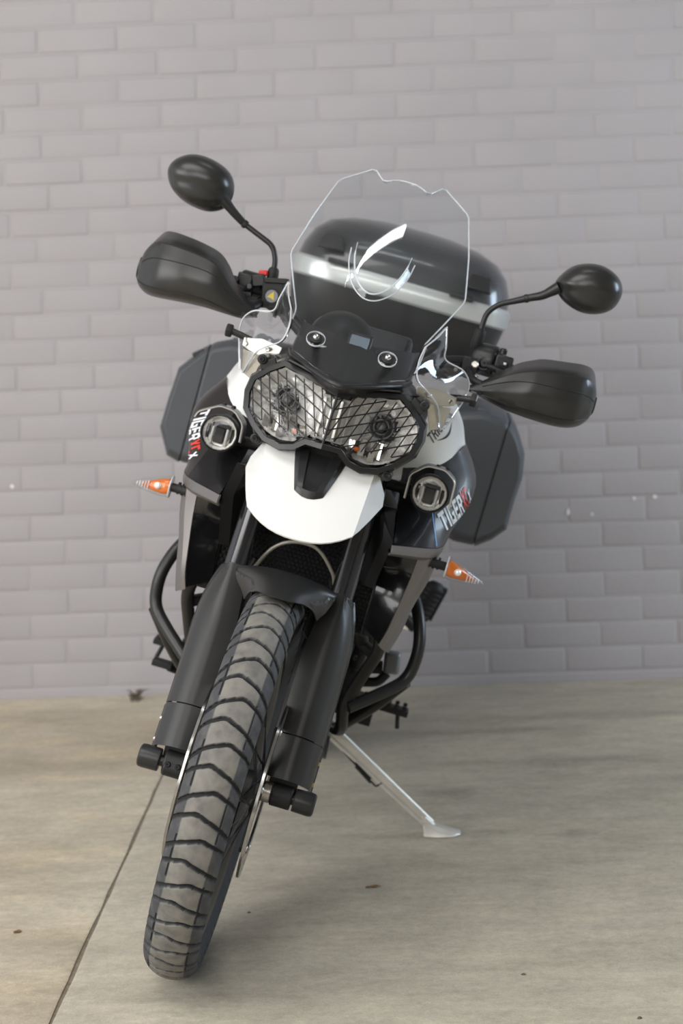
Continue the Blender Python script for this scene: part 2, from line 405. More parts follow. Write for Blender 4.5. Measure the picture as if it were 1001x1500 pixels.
# ------------------------------------------------------------------ the setting
WY = 5.163                                           # the wall's face
def build_wall():
    w = build('wall_back', box((0.2, WY+0.1022, 2.125), (8.4, 0.2, 4.25)), WALLM, None, None); w['kind'] = 'structure'
    w.location = (0, 0, 0)
    BL, BH, J, DP = 0.2298, 0.075, 0.0068, 0.0100
    def brick_mesh(seed):
        r = random.Random(seed); hx, hz = (BL-J)/2, (BH-J)/2; j = lambda q: r.uniform(-q, q)
        v = []; f = []
        # back ring, side ring, rounded ring, face ring
        for (ins, y) in ((-0.0005, 0.0050), (0.0004, 0.0020), (0.0022, 0.0006), (0.0060, 0.0)):
            for sx, sz in ((-1, -1), (1, -1), (1, 1), (-1, 1)):
                v.append((sx*(hx-ins)+j(0.0008), y, sz*(hz-ins)+j(0.0008)))
        for k in range(3):
            for i in range(4): f.append((k*4+i, k*4+(i+1) % 4, k*4+4+(i+1) % 4, k*4+4+i))
        f.append((12, 13, 14, 15))
        me = bpy.data.meshes.new('brick'); me.from_pydata(v, [], f); me.update(); me.shade_smooth(); me.set_sharp_from_angle(angle=rad(40)); me.materials.append(WALLM)
        return me
    kinds = [brick_mesh(i) for i in range(8)]
    phase = [-0.833, -0.944, -0.83, -0.949, -0.828, -0.95, -0.837, -0.935, -0.825, -0.98, -0.831, -0.969, -0.833, -0.94, -0.83, -0.934, -0.83, -0.93,
             -0.836, -0.942, -0.817, -0.946, -0.826, -0.944, -0.83, -0.956, -0.833]
    rest_v, rest_f = [], []; r = random.Random(3)
    for row in range(-28, 27):
        z = 2.055-0.075*(row+0.5)
        ph = phase[row] if 0 <= row < len(phase) else (-0.868 if row % 2 else -0.766)
        for k in range(-14, 22):
            x = ph+BL*(k+0.5)
            if abs(x) > 3.9: continue
            inview = -1.30 < x < 1.02 and row >= 0
            dy = -DP+r.uniform(-0.0005, 0.0005)
            if inview:
                o = bpy.data.objects.new('brick', kinds[r.randrange(8)]); COL.objects.link(o); o.parent = w
                o.location = (x+r.uniform(-0.002, 0.002), WY+0.010+dy, z+r.uniform(-0.001, 0.001))
                o.rotation_euler = (r.uniform(-0.012, 0.012), r.uniform(-0.004, 0.004), r.uniform(-0.003, 0.003))
            else:
                me = kinds[r.randrange(8)]; o0 = len(rest_v)
                rest_v += [(p.co.x+x, p.co.y+WY+0.010+dy, p.co.z+z) for p in me.vertices]; rest_f += [tuple(i+o0 for i in q.vertices) for q in me.polygons]
    build('outer_brickwork', (rest_v, rest_f), WALLM, w, None, kind='stuff', fix=False)
    build('footing_band', box((0.2, WY+0.0095, 0.012), (8.4, 0.02, 0.030)), WALLM, w, None, bevel=0.004)
    # chips where the paint has come off
    chipm = mat('bare_white_plaster', (232, 228, 224), 0.8)
    for (x, z, sx, sz) in ((0.563, 0.514, 0.005, 0.011), (0.634, 0.506, 0.0045, 0.006), (0.759, 0.549, 0.006, 0.005), (0.821, 0.551, 0.006, 0.006), (-1.095, 0.648, 0.006, 0.006)):
        rr = random.Random(int(x*1000)); n = 9
        p = [(x+sx*math.cos(2*PI*i/n)*rr.uniform(0.6, 1.2), WY-0.0028, z+sz*math.sin(2*PI*i/n)*rr.uniform(0.6, 1.2)) for i in range(n)]
        build('paint_chip', prism(p, (0, 0.005, 0)), chipm, w, None)
build_wall()
def build_room():
    # the rest of the workshop behind and beside the camera: ceiling, right wall, front wall; the left side stands open to daylight
    rm = mat('grey_workshop_paint', (150, 148, 146), 0.6, var=0.05, vscale=2)
    for n, c, q in (('ceiling', (0.1, 1.15, 4.32), (8.8, 8.6, 0.12)), ('wall_right', (4.42, 1.15, 2.13), (0.14, 8.3, 4.26)), ('wall_front', (0.1, -3.1, 2.13), (8.8, 0.14, 4.26))):
        o = build(n, box(c, q), rm, None, None); o['kind'] = 'structure'
build_room()
def build_floor():
    fl = build('floor', box((0.2, 1.1, -0.0545), (8.8, 8.3, 0.10)), SOIL, None, None); fl['kind'] = 'structure'
    sx = -0.5635; g = 0.0040
    def slab(x0, x1, m):
        n = 90; r = random.Random(int(x1*10)); v = []; f = []
        xs0 = []
        for i in range(n+1):
            y = -3.0+8.17*i/n
            a = x0+(r.uniform(-0.0016, 0.0016) if x0 > -3 else 0); b = x1+(r.uniform(-0.0016, 0.0016) if x1 < 3 else 0)
            aa = a+(0.006 if x0 > -3 else 0); bb = b-(0.006 if x1 < 3 else 0)
            v += [(a, y, -0.006), (a, y, -0.0025), (aa, y, 0), (bb, y, 0), (b, y, -0.0025), (b, y, -0.006)]
        for i in range(n):
            for k in range(5): f.append((i*6+k, i*6+k+1, i*6+k+7, i*6+k+6))
        f.append((0, 1, 2, 3, 4, 5)[::-1]); f.append(tuple(n*6+k for k in range(6)))
        return build('concrete_slab', (v, f), m, fl, 50)
    slab(-4.2, sx-g, SLAB_A).__setitem__('label', 'sandier concrete slab left of the joint')
    slab(sx+g, 4.4, SLAB_B)
build_floor()

# ------------------------------------------------------------------ the motorcycle (x forward, y to the rider's left, z up; wheel contact at the origin)
bike = bpy.data.objects.new('motorcycle', None); COL.objects.link(bike)
tag(bike, 'white and black adventure motorcycle leaning on its side stand before the brick wall', 'motorcycle')
YAW, LEAN = rad(-3.2715), rad(17.8164)
B0 = Matrix(((0, 1, 0), (-1, 0, 0), (0, 0, 1)))
Rm = Matrix.Rotation(YAW, 3, 'Z') @ B0 @ Matrix.Rotation(-LEAN, 3, 'X')
bike.matrix_world = Matrix.Translation((-0.3866, 2.9536, 0.0004)) @ Rm.to_4x4()
RK = rad(23.5); AX = Vector((-math.sin(RK), 0, math.cos(RK))); NF = Vector((math.cos(RK), 0, math.sin(RK)))
WR = 0.3475

def make_tyre(name, parent, c, R, hw, bead, beadw, nth, pitch_n, chevron):
    nv = 52; v = []; f = []; wear = []
    # cross-section: arc-length parameter s in -1..1 over the crown, then side walls
    prof = []
    for i in range(nv+1):
        s = -1.28+2.56*i/nv
        a = abs(s)
        if a <= 1: ang = a*rad(74); y = hw*math.sin(ang)/math.sin(rad(74)); r = R-hw*0.86*(1-math.cos(ang))
        else:
            t = (a-1)/0.28; y = hw+(beadw-hw)*t**1.6; r0 = R-hw*0.86*(1-math.cos(rad(74))); r = r0+(bead-r0)*t
        prof.append((s, math.copysign(y, s), r))
    P = 2*PI/pitch_n
    for i in range(nth):
        th = 2*PI*i/nth
        for (s, y, r) in prof:
            a = abs(s); d = 0.0; w = 1.0 if a < 0.50 else 0.56
            if a > 1.0: w = 0.30
            if chevron and a < 1.06:
                # two interleaved chevron families: apex a little left, apex a little right
                for q, ap in ((0.0, 0.16), (0.5, -0.14)):
                    ds = abs(s-ap)
                    ph = (th/P+q*2.0+0.62*max(0, ds-0.05)+0.35*max(0, ds-0.55))/1.0
                    e = abs((ph*0.5 % 1.0)-0.5)*2      # 1 at the groove centre
                    dist = (1-e)*P*r
                    half = 0.0027 if ds < 0.7 else 0.0038
                    if dist < half: d = max(d, 0.0052); w = 0.0
                    elif dist < half+0.0014: d = max(d, 0.0052*(1-(dist-half)/0.0014)); w *= 0.5
                k = math.floor(th/P) % 4
                if abs(s-(0.52 if k < 2 else -0.52)) < 0.022: d = max(d, 0.0028); w = min(w, 0.12)
                if abs(s-(-0.52 if k < 2 else 0.52)) < 0.014: d = max(d, 0.0012); w = min(w, 0.3)
            rr = r-d; v.append((c[0]+rr*math.cos(th), y+c[1], c[2]+rr*math.sin(th))); wear.append(w)
    n = nv+1
    for i in range(nth):
        j = (i+1) % nth
        for k in range(nv): f.append((i*n+k, i*n+k+1, j*n+k+1, j*n+k))
    o = build(name, (v, f), TYREM, parent, 60, fix=False)
    at = o.data.attributes.new('wear', 'FLOAT', 'POINT'); at.data.foreach_set('value', wear)
    o.data.flip_normals() if o.data.polygons[0].normal.dot(Vector(o.data.polygons[0].center)-Vector((c[0], 0, c[2]))) < 0 else None
    return o
def make_disc(y, c, ro, ri, t, parent, name='brake_disc'):
    n = 96; rads = [ri, ri+(ro-ri)*0.30, ri+(ro-ri)*0.42, ri+(ro-ri)*0.62, ri+(ro-ri)*0.74, ro]; v = []; f = []
    for sgn in (-1, 1):
        for q, r in enumerate(rads):
            for k in range(n):
                a = 2*PI*k/n; w = 1.0+(0.010*math.cos(12*a) if q == 5 else 0); v.append((c[0]+r*w*math.cos(a), y+sgn*t/2, c[2]+r*w*math.sin(a)))
    m = len(rads)
    hole = lambda q, k: (q == 1 and k % 4 == 0) or (q == 3 and k % 4 == 2)
    for q in range(m-1):
        for k in range(n):
            j = (k+1) % n; a, b, cc, d = q*n+k, q*n+j, (q+1)*n+j, (q+1)*n+k; o = m*n
            if hole(q, k):
                for (p, s) in ((a, b), (b, cc), (cc, d), (d, a)): f.append((p, s, s+o, p+o))
            else: f.append((a, b, cc, d)); f.append((d+o, cc+o, b+o, a+o))
    for k in range(n):
        j = (k+1) % n; f.append((k, k+m*n, j+m*n, j)); q = (m-1)*n; f.append((q+k, q+j, q+j+m*n, q+k+m*n))
    return build(name, (v, f), STEEL, parent, 30)
FC = (0, 0, WR)
def front_wheel():
    prof = [(0.262, -0.030), (0.274, -0.034), (0.279, -0.031), (0.275, -0.026), (0.262, -0.021), (0.255, -0.008), (0.254, 0.0), (0.255, 0.008), (0.262, 0.021), (0.275, 0.026), (0.279, 0.031), (0.274, 0.034), (0.262, 0.030), (0.250, 0.022), (0.244, 0.0), (0.250, -0.022)]
    rim = build('front_wheel', lathe(prof, FC, (0, 1, 0), 96, closed=True), GLOSSB, bike, 30)
    make_tyre('tyre', rim, FC, WR, 0.0465, 0.270, 0.029, 1500, 56, True)
    build('hub', lathe([(0.016, -0.062), (0.045, -0.060), (0.047, -0.052), (0.030, -0.044), (0.026, 0), (0.030, 0.044), (0.047, 0.052), (0.045, 0.060), (0.016, 0.062)], FC, (0, 1, 0), 32), MATTEB, rim)
    N = 32
    for k in range(N):
        a = 2*PI*(k+0.5)/N; s = 1 if k % 2 else -1; da = rad(26) if (k//2) % 2 else rad(-26)
        p0 = Vector((0.043*math.cos(a+da*1.8), s*0.055, WR+0.043*math.sin(a+da*1.8))); p1 = Vector((0.256*math.cos(a), s*0.006, WR+0.256*math.sin(a)))
        q = p1+(p0-p1)*0.09
        build('spoke', join(tube([p0, p1], 0.0019, 6), tube([q, p1], 0.0030, 6)), MATTEB, rim)
    for s in (-1, 1):
        dsc = make_disc(s*0.066, FC, 0.154, 0.112, 0.0045, rim)
        arms = []
        for k in range(6):
            a = 2*PI*k/6+0.3; p = lambda r, b: (r*math.cos(a+b), s*0.060-0.003, WR+r*math.sin(a+b))
            arms.append(prism([p(0.040, -0.30), p(0.080, -0.10), p(0.122, -0.07), p(0.122, 0.07), p(0.080, 0.10), p(0.040, 0.30)], (0, 0.006, 0)))
        build('disc_carrier', join(lathe([(0.028, -0.004), (0.046, -0.004), (0.046, 0.004), (0.028, 0.004)], (0, s*0.060, WR), (0, 1, 0), 32, closed=True), *arms), MATTEB, rim, 30)
        for k in range(6): build('disc_button', bolt((0.117*math.cos(2*PI*k/6+0.3), s*0.0665, WR+0.117*math.sin(2*PI*k/6+0.3)), (0, s, 0), 0.006, 0.004), ALU, rim, 30)
front_wheel()

# ---- fork, shields, fender
LEG = Vector((-0.018, 0.1, 0.3475))                     # foot of the left leg on the axle line
def leg_pt(t, n=0.0, y=0.0): return LEG+AX*t+NF*n+Vector((0, y, 0))
def fork_side(s):
    up = [leg_pt(0.36), leg_pt(0.79)]
    ft = build('fork_tube', side(tube(up, 0.0215, 24), s), TUBEC, bike)
    build('dust_seal', side(lathe([(0.0215, 0), (0.0245, 0.0), (0.0245, 0.008), (0.0225, 0.012)], leg_pt(0.352), AX, 24), s), RUBBER, ft)
    lg = build('fork_leg', side(join(tube([leg_pt(0.035), leg_pt(0.36)], 0.0265, 20), lathe([(0.020, 0), (0.030, 0.006), (0.030, 0.05), (0.0265, 0.06)], leg_pt(0.02), AX, 20)), s), MATTEB, bike)
    # axle clamp
    if s > 0:
        cl = [lathe([(0.019, 0.081), (0.0205, 0.083), (0.0205, 0.116), (0.019, 0.118)], FC, (0, 1, 0), 28), box((-0.024, 0.096, WR+0.026), (0.036, 0.050, 0.046))]
    else:
        cl = [lathe([(0.021, 0.075), (0.023, 0.077), (0.023, 0.112), (0.021, 0.114)], FC, (0, 1, 0), 28), box((-0.024, 0.096, WR+0.026), (0.036, 0.048, 0.046)), lathe([(0.012, 0.076), (0.0165, 0.079), (0.0165, 0.110), (0.012, 0.113)], (0.010, 0, WR-0.004), (0, 1, 0), 20)]
    build('axle_clamp', side(join(*cl), s), MATTEB, lg, 35, bevel=0.003)
    if s < 0:
        for yy in (0.086, 0.104): build('pinch_bolt', side(bolt((0.024, yy, WR+0.004), (1, 0, 0.25), 0.0052, 0.006), s), DARKV, lg)
    sl = build('axle_slider', side(lathe([(0.010, 0.110), (0.010, 0.1215), (0.0195, 0.1215), (0.0205, 0.123), (0.0212, 0.150), (0.0200, 0.157), (0.0165, 0.1595), (0.010, 0.1598), (0, 0.1590)], FC, (0, 1, 0), 32), s), BLACKP, bike, 30, label='black round end plug on the front axle')
    build('axle_spacer', side(lathe([(0.0165, 0.065), (0.0185, 0.0665), (0.0185, 0.079), (0.017, 0.081)], FC, (0, 1, 0), 28), s), ALU, sl, 30, label='bare aluminium spacer')
    # shield: D-shaped cover in front of the leg
    def sect(t, grow=0.0):
        k = min(1, max(0, (t-0.245)/0.119))              # 0 below the shoulder, 1 at the top
        out = 0.0425*(1-k**2.2)+0.022*k**2.2; inn = 0.036*(1-k*0.35)
        g = grow; nf = 0.040-0.006*k
        A_ = [(-0.040, out-0.004+g), (-0.022, out+0.001+g), (0.0, out+g), (0.016, out-0.006+g), (0.029+g, out-0.016), (nf+g, 0.008), (nf+0.001+g, -0.008*(1-k))]
        B_ = [(nf+0.001+g, -0.008*(1-k)), (0.030+g, -inn-0.002), (0.010+g, -inn-0.006-g), (-0.030, -inn-0.002-g)]
        cv_ = lambda q: leg_pt(t-0.020*q[1]*(1 if t < 0.1 else 0), q[0], q[1])
        return crv([cv_(q) for q in A_], 3)+[cv_(q) for q in B_[1:]]
    ts = [0.098, 0.14, 0.18, 0.22, 0.25, 0.28, 0.30, 0.32, 0.335, 0.347, 0.356, 0.364]
    secs = []
    for t in ts: secs.append(sect(t))
    sh = build('fork_shield', side(shell(secs, 0.003, (-1, 0, 0)), s), SHIELDP, bike, 42)
    secs = [sect(t, 0.0012) for t in (0.018, 0.03, 0.06, 0.0955)]
    cp = build('shield_cap', side(shell(secs, 0.003, (-1, 0, 0)), s), SHIELDP, sh, 42)
    for t in (0.030, 0.068): build('shield_screw', side(bolt(leg_pt(t, -0.012, 0.0435), (0.1, 1, 0), 0.0042, 0.004), s), ALU if s < 0 else GOLD, sh)
    # brake caliper behind the leg
    cq = Vector((-0.100, 0.078, WR+0.092))
    ca = build('brake_caliper', side(join(box(cq, (0.05, 0.052, 0.092), RY(-34)), box(cq+Vector((0.02, 0.016, -0.015)), (0.030, 0.030, 0.052), RY(-34))), s), MATTEB, bike, 35, bevel=0.006)
    for q in (1, -1): build('caliper_bolt', side(bolt(cq+Vector((0.003+0.015*q, 0.028, 0.03*q)), (0.3, 1, 0), 0.006), s), ALU, ca)
    build('brake_line', side(tube(crv([cq+Vector((-0.02, 0.0, 0.045)), (-0.165, 0.073, 0.56), (-0.225, 0.080, 0.66), (-0.215, 0.072, 0.70)], 6), 0.004, 8), s), RUBBER, ca)
for s in (1, -1): fork_side(s)
def fender():
    rows = []
    for th, hw_, dr in ((75, 0.064, 0.016), (78, 0.067, 0.016), (83, 0.074, 0.016), (90, 0.084, 0.014), (97, 0.090, 0.012), (105, 0.090, 0.014), (116, 0.088, 0.020)):
        R = 0.356+0.014*math.sin(rad(max(0, th-75))*1.8); row = []
        for u in (-1, -0.88, -0.68, -0.36, 0.0, 0.36, 0.68, 0.88, 1):
            y = hw_*u+0.007*(1 if th < 84 else 0.5); a3 = abs(u)**3; kf = max(0.0, (100-th)/25); t2 = th+24*a3*kf; r = R+0.010-dr*abs(u)**2.2-0.040*a3*kf
            row.append((r*math.cos(rad(t2)), y, WR+r*math.sin(rad(t2))))
        rows.append(row)
    fd = build('front_fender', shell(resample(rows, 3, 3), 0.003, (0.3, 0, -1)), SHIELDP, bike, 45)
    # flank that ties the fender into the shields
    for s in (1, -1):
        rows = [[leg_pt(0.262, 0.012, -0.026), leg_pt(0.300, 0.012, -0.030), leg_pt(0.338, 0.006, -0.022), leg_pt(0.354, -0.004, -0.018)],
                [leg_pt(0.282, 0.028, -0.047), leg_pt(0.312, 0.022, -0.046), leg_pt(0.342, 0.010, -0.042), leg_pt(0.362, -0.012, -0.04)]]
        build('fender_flank', side(shell(resample(rows, 4, 3, True, False), 0.003, (-1, 0, -0.3)), s), SHIELDP, fd, 45)
fender()
build('brake_hose_arch', tube(crv([(-0.205, -0.086, 0.655), (-0.203, -0.070, 0.684), (-0.198, -0.047, 0.728), (-0.195, -0.013, 0.751), (-0.196, 0.033, 0.751), (-0.200, 0.070, 0.717), (-0.205, 0.082, 0.69)], 8), 0.0034, 10), CABLE, bike, label='thin grey hose arching across the radiator behind the fender')
tc = build('triple_clamp', join(box((-0.200, 0, 0.862), (0.075, 0.250, 0.034), RY(-23.5)), box((-0.262, 0, 1.005), (0.07, 0.245, 0.026), RY(-23.5)), tube([(-0.262, 0, 0.86), (-0.325, 0, 1.005)], 0.028, 20)), MATTEB, bike, 35, bevel=0.006)
build('steering_stem_nut', bolt((-0.33, 0, 1.015), AX, 0.016, 0.008), ALU, tc)

# ---- beak
def beak():
    prof = [(0.928, 0.919, 0.107), (0.897, 0.886, 0.124), (0.868, 0.866, 0.127), (0.838, 0.843, 0.113), (0.811, 0.826, 0.101), (0.792, 0.819, 0.094)]
    rows = []
    for zc, ze, w in prof:
        row = []
        yc = min(w, 0.094+0.03*(zc-0.792)); ys = [w, (w+yc)/2, yc]+[yc*q/6 for q in (5, 4, 3, 2, 1)]
        for y in [-q for q in ys]+[0]+ys[::-1]:
            a = abs(y)/w; z = zc+(ze-zc)*a**2.4
            x = 0.004-0.90*(z-0.82)-1.2*y*y-2.6*max(0.0, abs(y)-yc)
            row.append((x, y, z))
        rows.append(row)
    g = resample(rows, 1, 3, False, False)
    b = build('front_beak', shell(g, 0.004, (-0.7, 0, -0.7)), WHITEP, bike, 40, label='white beak fender under the headlights')
    # black insert: raised moulding with a channel down its middle
    def top(y, z): return 0.004-0.90*(z-0.82)-1.2*y*y
    nrm = Vector((0.74, 0, 0.67)); rows = []
    for t in (0.0, 0.05, 0.25, 0.5, 0.75, 0.88, 0.95, 1.0):
        zc = 0.926-0.070*t; w = 0.047-0.021*t**1.1
        lift_v = 1.0 if t < 0.85 else (1-t)/0.15
        row = []
        for u, h in ((-1, 0), (-0.97, 0.35), (-0.80, 1.0), (-0.46, 1.0), (-0.38, 0.45), (0, 0.40), (0.38, 0.45), (0.46, 1.0), (0.80, 1.0), (0.97, 0.35), (1, 0)):
            if t > 0.86: h = min(1, abs(h)*1.0) if abs(u) > 0.4 else 1.0
            z = zc+0.008*u*u*t; y = w*u
            row.append(Vector((top(y, z), y, z))+nrm*(0.0005+0.0095*h*lift_v))
        rows.append(row)
    build('beak_insert', shell(resample(rows, 1, 2, False, False), 0.002, (-0.7, 0, -0.7)), BLACKP, b, 30, label='black moulded insert with a channel in the white beak')
beak()

# ---- headlight
def xh(y, z): return -0.065-0.42*abs(y)-0.33*(z-0.99)
LOBE = [(0.022, 1.037), (0.034, 1.043), (0.070, 1.052), (0.106, 1.058), (0.128, 1.042), (0.150, 1.020), (0.153, 0.998), (0.147, 0.973), (0.126, 0.952), (0.102, 0.936), (0.074, 0.931), (0.052, 0.937), (0.033, 0.953), (0.020, 0.957)]
OUTL = [(0.0, 1.035)]+LOBE[1:-1]+[(0.0, 0.954)]
OUTF = OUTL+[(-y, z) for y, z in OUTL[-2:0:-1]]
def offs(poly, d):
    n = len(poly); ar = sum(poly[i][0]*poly[(i+1) % n][1]-poly[(i+1) % n][0]*poly[i][1] for i in range(n)); sg = 1 if ar > 0 else -1; out = []
    for i in range(n):
        a, b, c = Vector(poly[i-1]), Vector(poly[i]), Vector(poly[(i+1) % n])
        e1, e2 = (b-a).normalized(), (c-b).normalized(); n1, n2 = Vector((e1.y, -e1.x))*sg, Vector((e2.y, -e2.x))*sg
        m = (n1+n2); m = m/max(0.35, m.dot(n1)); out.append(tuple(b+m*d))
    return out
def ring(poly, dx): return [Vector((xh(y, z)+dx, y, z)) for y, z in poly]
def headlight():
    hd = build('headlight', loft([ring(OUTF, -0.006), ring(offs(OUTF, 0.008), -0.003), ring(offs(OUTF, 0.014), -0.012), ring(offs(OUTF, 0.012), -0.05), ring(offs(OUTF, -0.01), -0.12)], cap=False), GLOSSB, bike, 35)
    build('housing_back', prism(ring(offs(OUTF, -0.01), -0.12), (-0.01, 0, 0)), BLACKP, hd, 30)
    # cover lens over both lamps
    c = [(0.0, 0.995)]; P = ring(OUTF, -0.002); n = len(P); v = list(P); f = []
    mid = [Vector((xh(y*0.6, 0.99+(z-0.99)*0.6)+0.004, y*0.6, 0.99+(z-0.99)*0.6)) for y, z in OUTF]; v += mid; v.append(Vector((xh(0, 0.99)+0.004, 0, 0.99)))
    for k in range(n): f.append((k, (k+1) % n, n+(k+1) % n, n+k)); f.append((n+k, n+(k+1) % n, 2*n))
    build('headlight_lens', (v, f), LENS, hd, 30, solid=0.002)
    for s in (1, -1):
        # reflector bowl pressed into many small facets
        cy, cz = 0.084, 0.992; rows = []; rj = random.Random(21)
        for iq, q in enumerate((1.0, 0.92, 0.83, 0.74, 0.65, 0.56, 0.47, 0.38, 0.30)):
            row = []; poly = offs(LOBE, -0.002); m = len(poly)
            pts = []
            for i in range(m):
                for k in range(4):
                    a, b = poly[i], poly[(i+1) % m]; pts.append((a[0]+(b[0]-a[0])*k/4, a[1]+(b[1]-a[1])*k/4))
            for i, (y, z) in enumerate(pts):
                yy, zz = cy+(y-cy)*q, cz+(z-cz)*q
                dep = 0.014+0.046*(1-q*q)+rj.uniform(-0.0045, 0.0045)*(iq > 0)
                row.append(Vector((xh(cy, cz)*0.6+xh(yy, zz)*0.4-dep, yy+rj.uniform(-0.0012, 0.0012), zz+rj.uniform(-0.0012, 0.0012))))
            rows.append(row)
        build('reflector', side(loft(rows, cap='end'), s), REFL, hd, 8, label='silver faceted lamp reflector')
        bc = Vector((xh(cy, cz)-0.045, cy+0.002, cz+0.010))
        build('bulb_shield', side(join(lathe([(0.0205, 0), (0.0225, 0.0), (0.0225, 0.018), (0.0205, 0.018)], bc, (1, 0, 0), 32, closed=True), lathe([(0.0125, 0), (0.014, 0.0), (0.014, 0.022), (0.0125, 0.022)], bc, (1, 0, 0), 28, closed=True)), s), GREYC, hd, 30, label='dark rings around the bulb')
        build('parking_bulb', side(lathe([(0.004, 0), (0.0045, 0.004), (0, 0.008)], (xh(0.060, 0.945)-0.020, 0.056, 0.956), (1, 0, 0), 12), s), AMBER, hd, 40, label='small amber bulb')
        build('bulb', side(lathe([(0.008, 0), (0.009, 0.010), (0.008, 0.022), (0.004, 0.028), (0, 0.029)], bc, (1, 0, 0), 20), s), GREYC, hd)
        # slanted inner mirror vanes below the bulb
        vanes = []
        for k, yy in enumerate((0.050, 0.066, 0.082, 0.098, 0.114)):
            vanes.append(box((xh(yy, 0.955)-0.030, yy, 0.957+0.004*(k % 2)), (0.030, 0.011, 0.034-0.004*abs(k-2)), RZ(-18+12*(k % 3))))
        build('mirror_vane', side(join(*vanes), s), CHROME, hd, 20)
    vs = []
    for k, yy in enumerate((-0.018, -0.0105, -0.003, 0.0045, 0.012, 0.0195)): vs.append(box((-0.092, yy, 0.994), (0.008, 0.005, 0.070), RZ(25 if k % 2 else -25)))
    build('centre_lens_rib', join(*vs, box((-0.098, 0, 0.994), (0.006, 0.056, 0.078))), mat('pressed_lamp_plate', (190, 188, 182), 0.35, metal=0.6), hd, 20)
    # guard: frame, grid bars, screws
    g0, g1 = offs(OUTF, 0.001), offs(OUTF, 0.0095); n = len(OUTF)
    a, b, c2, d = ring(g0, 0.016), ring(g1, 0.014), ring(g1, 0.004), ring(g0, 0.006)
    gd = build('headlight_guard', loft([a, b, c2, d, a], cap=False), POWDER, bike, 30, label='black steel mesh guard over the headlights')
    half = [(0.0, 1.036)]+OUTL[1:-1]+[(0.0, 0.953)]
    lobe = [(0.0, 1.040)]+[(0.034, 1.044), (0.106, 1.059), (0.150, 1.021), (0.154, 0.998), (0.148, 0.972), (0.103, 0.934), (0.072, 0.929), (0.031, 0.953), (0.0, 0.951)]
    hull = lobe
    for s in (1, -1):
        for ang, pitch, dx in ((24, 0.0163, 0.0105), (70, 0.0158, 0.0085)):
            dv = (math.cos(rad(ang)), math.sin(rad(ang))); nv_ = (-dv[1], dv[0])
            for k in range(-14, 15):
                p = (0.085+nv_[0]*(k+0.4)*pitch, 0.99+nv_[1]*(k+0.4)*pitch)
                r = clip_line(hull, p, dv)
                if not r or r[1]-r[0] < 0.008: continue
                q = [(p[0]+dv[0]*t, p[1]+dv[1]*t) for t in (r[0], r[1])]
                build('guard_bar', side(tube([Vector((xh(y, z)+dx, y, z)) for y, z in q], 0.00125, 6), s), POWDER, gd)
    build('guard_centre_bar', tube([Vector((xh(0, z)+0.011, 0, z)) for z in (1.036, 0.95)], 0.0022, 8), POWDER, gd)
    for s in (1, -1):
        for (x, y, z) in ((-0.140, 0.149, 1.059), (-0.100, 0.120, 0.925)):
            build('guard_clamp', side(join(tube([(x-0.05, y, z), (x+0.008, y, z)], 0.009, 16), box((x-0.004, y-0.012*(1 if z > 1 else 0.3), z-0.006*(1 if z > 1 else -1)), (0.008, 0.030, 0.016), RX(-30 if z > 1 else 60))), s), BLACKP, gd, 35, bevel=0.002)
            build('guard_screw', side(bolt((x+0.008, y, z), (1, 0, 0), 0.0055, 0.005), s), DARKV, gd)
headlight()
# brow and screen base
def nose():
    lip = [(-0.205, 0.112, 1.086), (-0.135, 0.100, 1.080), (-0.085, 0.060, 1.070), (-0.045, 0.016, 1.059), (-0.040, 0.0, 1.056)]
    full = lip+[(x, -y, z) for x, y, z in lip[-2::-1]]
    low = [(-0.195, 0.140, 1.070), (-0.150, 0.110, 1.066), (-0.112, 0.065, 1.058), (-0.086, 0.026, 1.047), (-0.082, 0.0, 1.042)]
    lowf = low+[(x, -y, z) for x, y, z in low[-2::-1]]
    br = build('nose_panel', shell(resample([full, lowf], 3, 3, True, False), 0.004, (-1, 0, -0.5)), SATINB, bike, 35)
    build('brow_side', join(*[side(shell(resample([[(-0.205, 0.112, 1.086), (-0.150, 0.112, 1.070), (-0.130, 0.108, 1.064)], [(-0.22, 0.150, 1.060), (-0.185, 0.158, 1.040), (-0.160, 0.156, 1.025)]], 3, 3, True, False), 0.004, (-1, 0, -0.2)), s) for s in (1, -1)]), SATINB, br, 35)
    build('screen_base_lip', tube(fillet(full, 0.012, 3), 0.0048, 10), BLACKP, br, 40)
    build('screen_base_plate', shell(resample([[(x-0.004, y, z+0.001) for x, y, z in full], [(x*0.7-0.16, y*1.0, 1.128+(z-1.056)*0.4) for x, y, z in full]], 3, 3, True, False), 0.003, (-0.5, 0, -1)), BLACKP, br, 40)
    # closing piece between lamp top and nose, and headlamp shroud behind
    build('centre_notch', prism([(-0.078, -0.024, 1.046), (-0.078, 0.024, 1.046), (-0.070, 0.020, 1.036), (-0.070, -0.020, 1.036)], (-0.03, 0, 0)), SATINB, br, 30)
    build('lamp_shroud', join(box((-0.22, 0, 0.985), (0.13, 0.25, 0.12)), box((-0.17, 0, 0.925), (0.10, 0.20, 0.06))), BLACKP, br, 35, bevel=0.015)
nose()

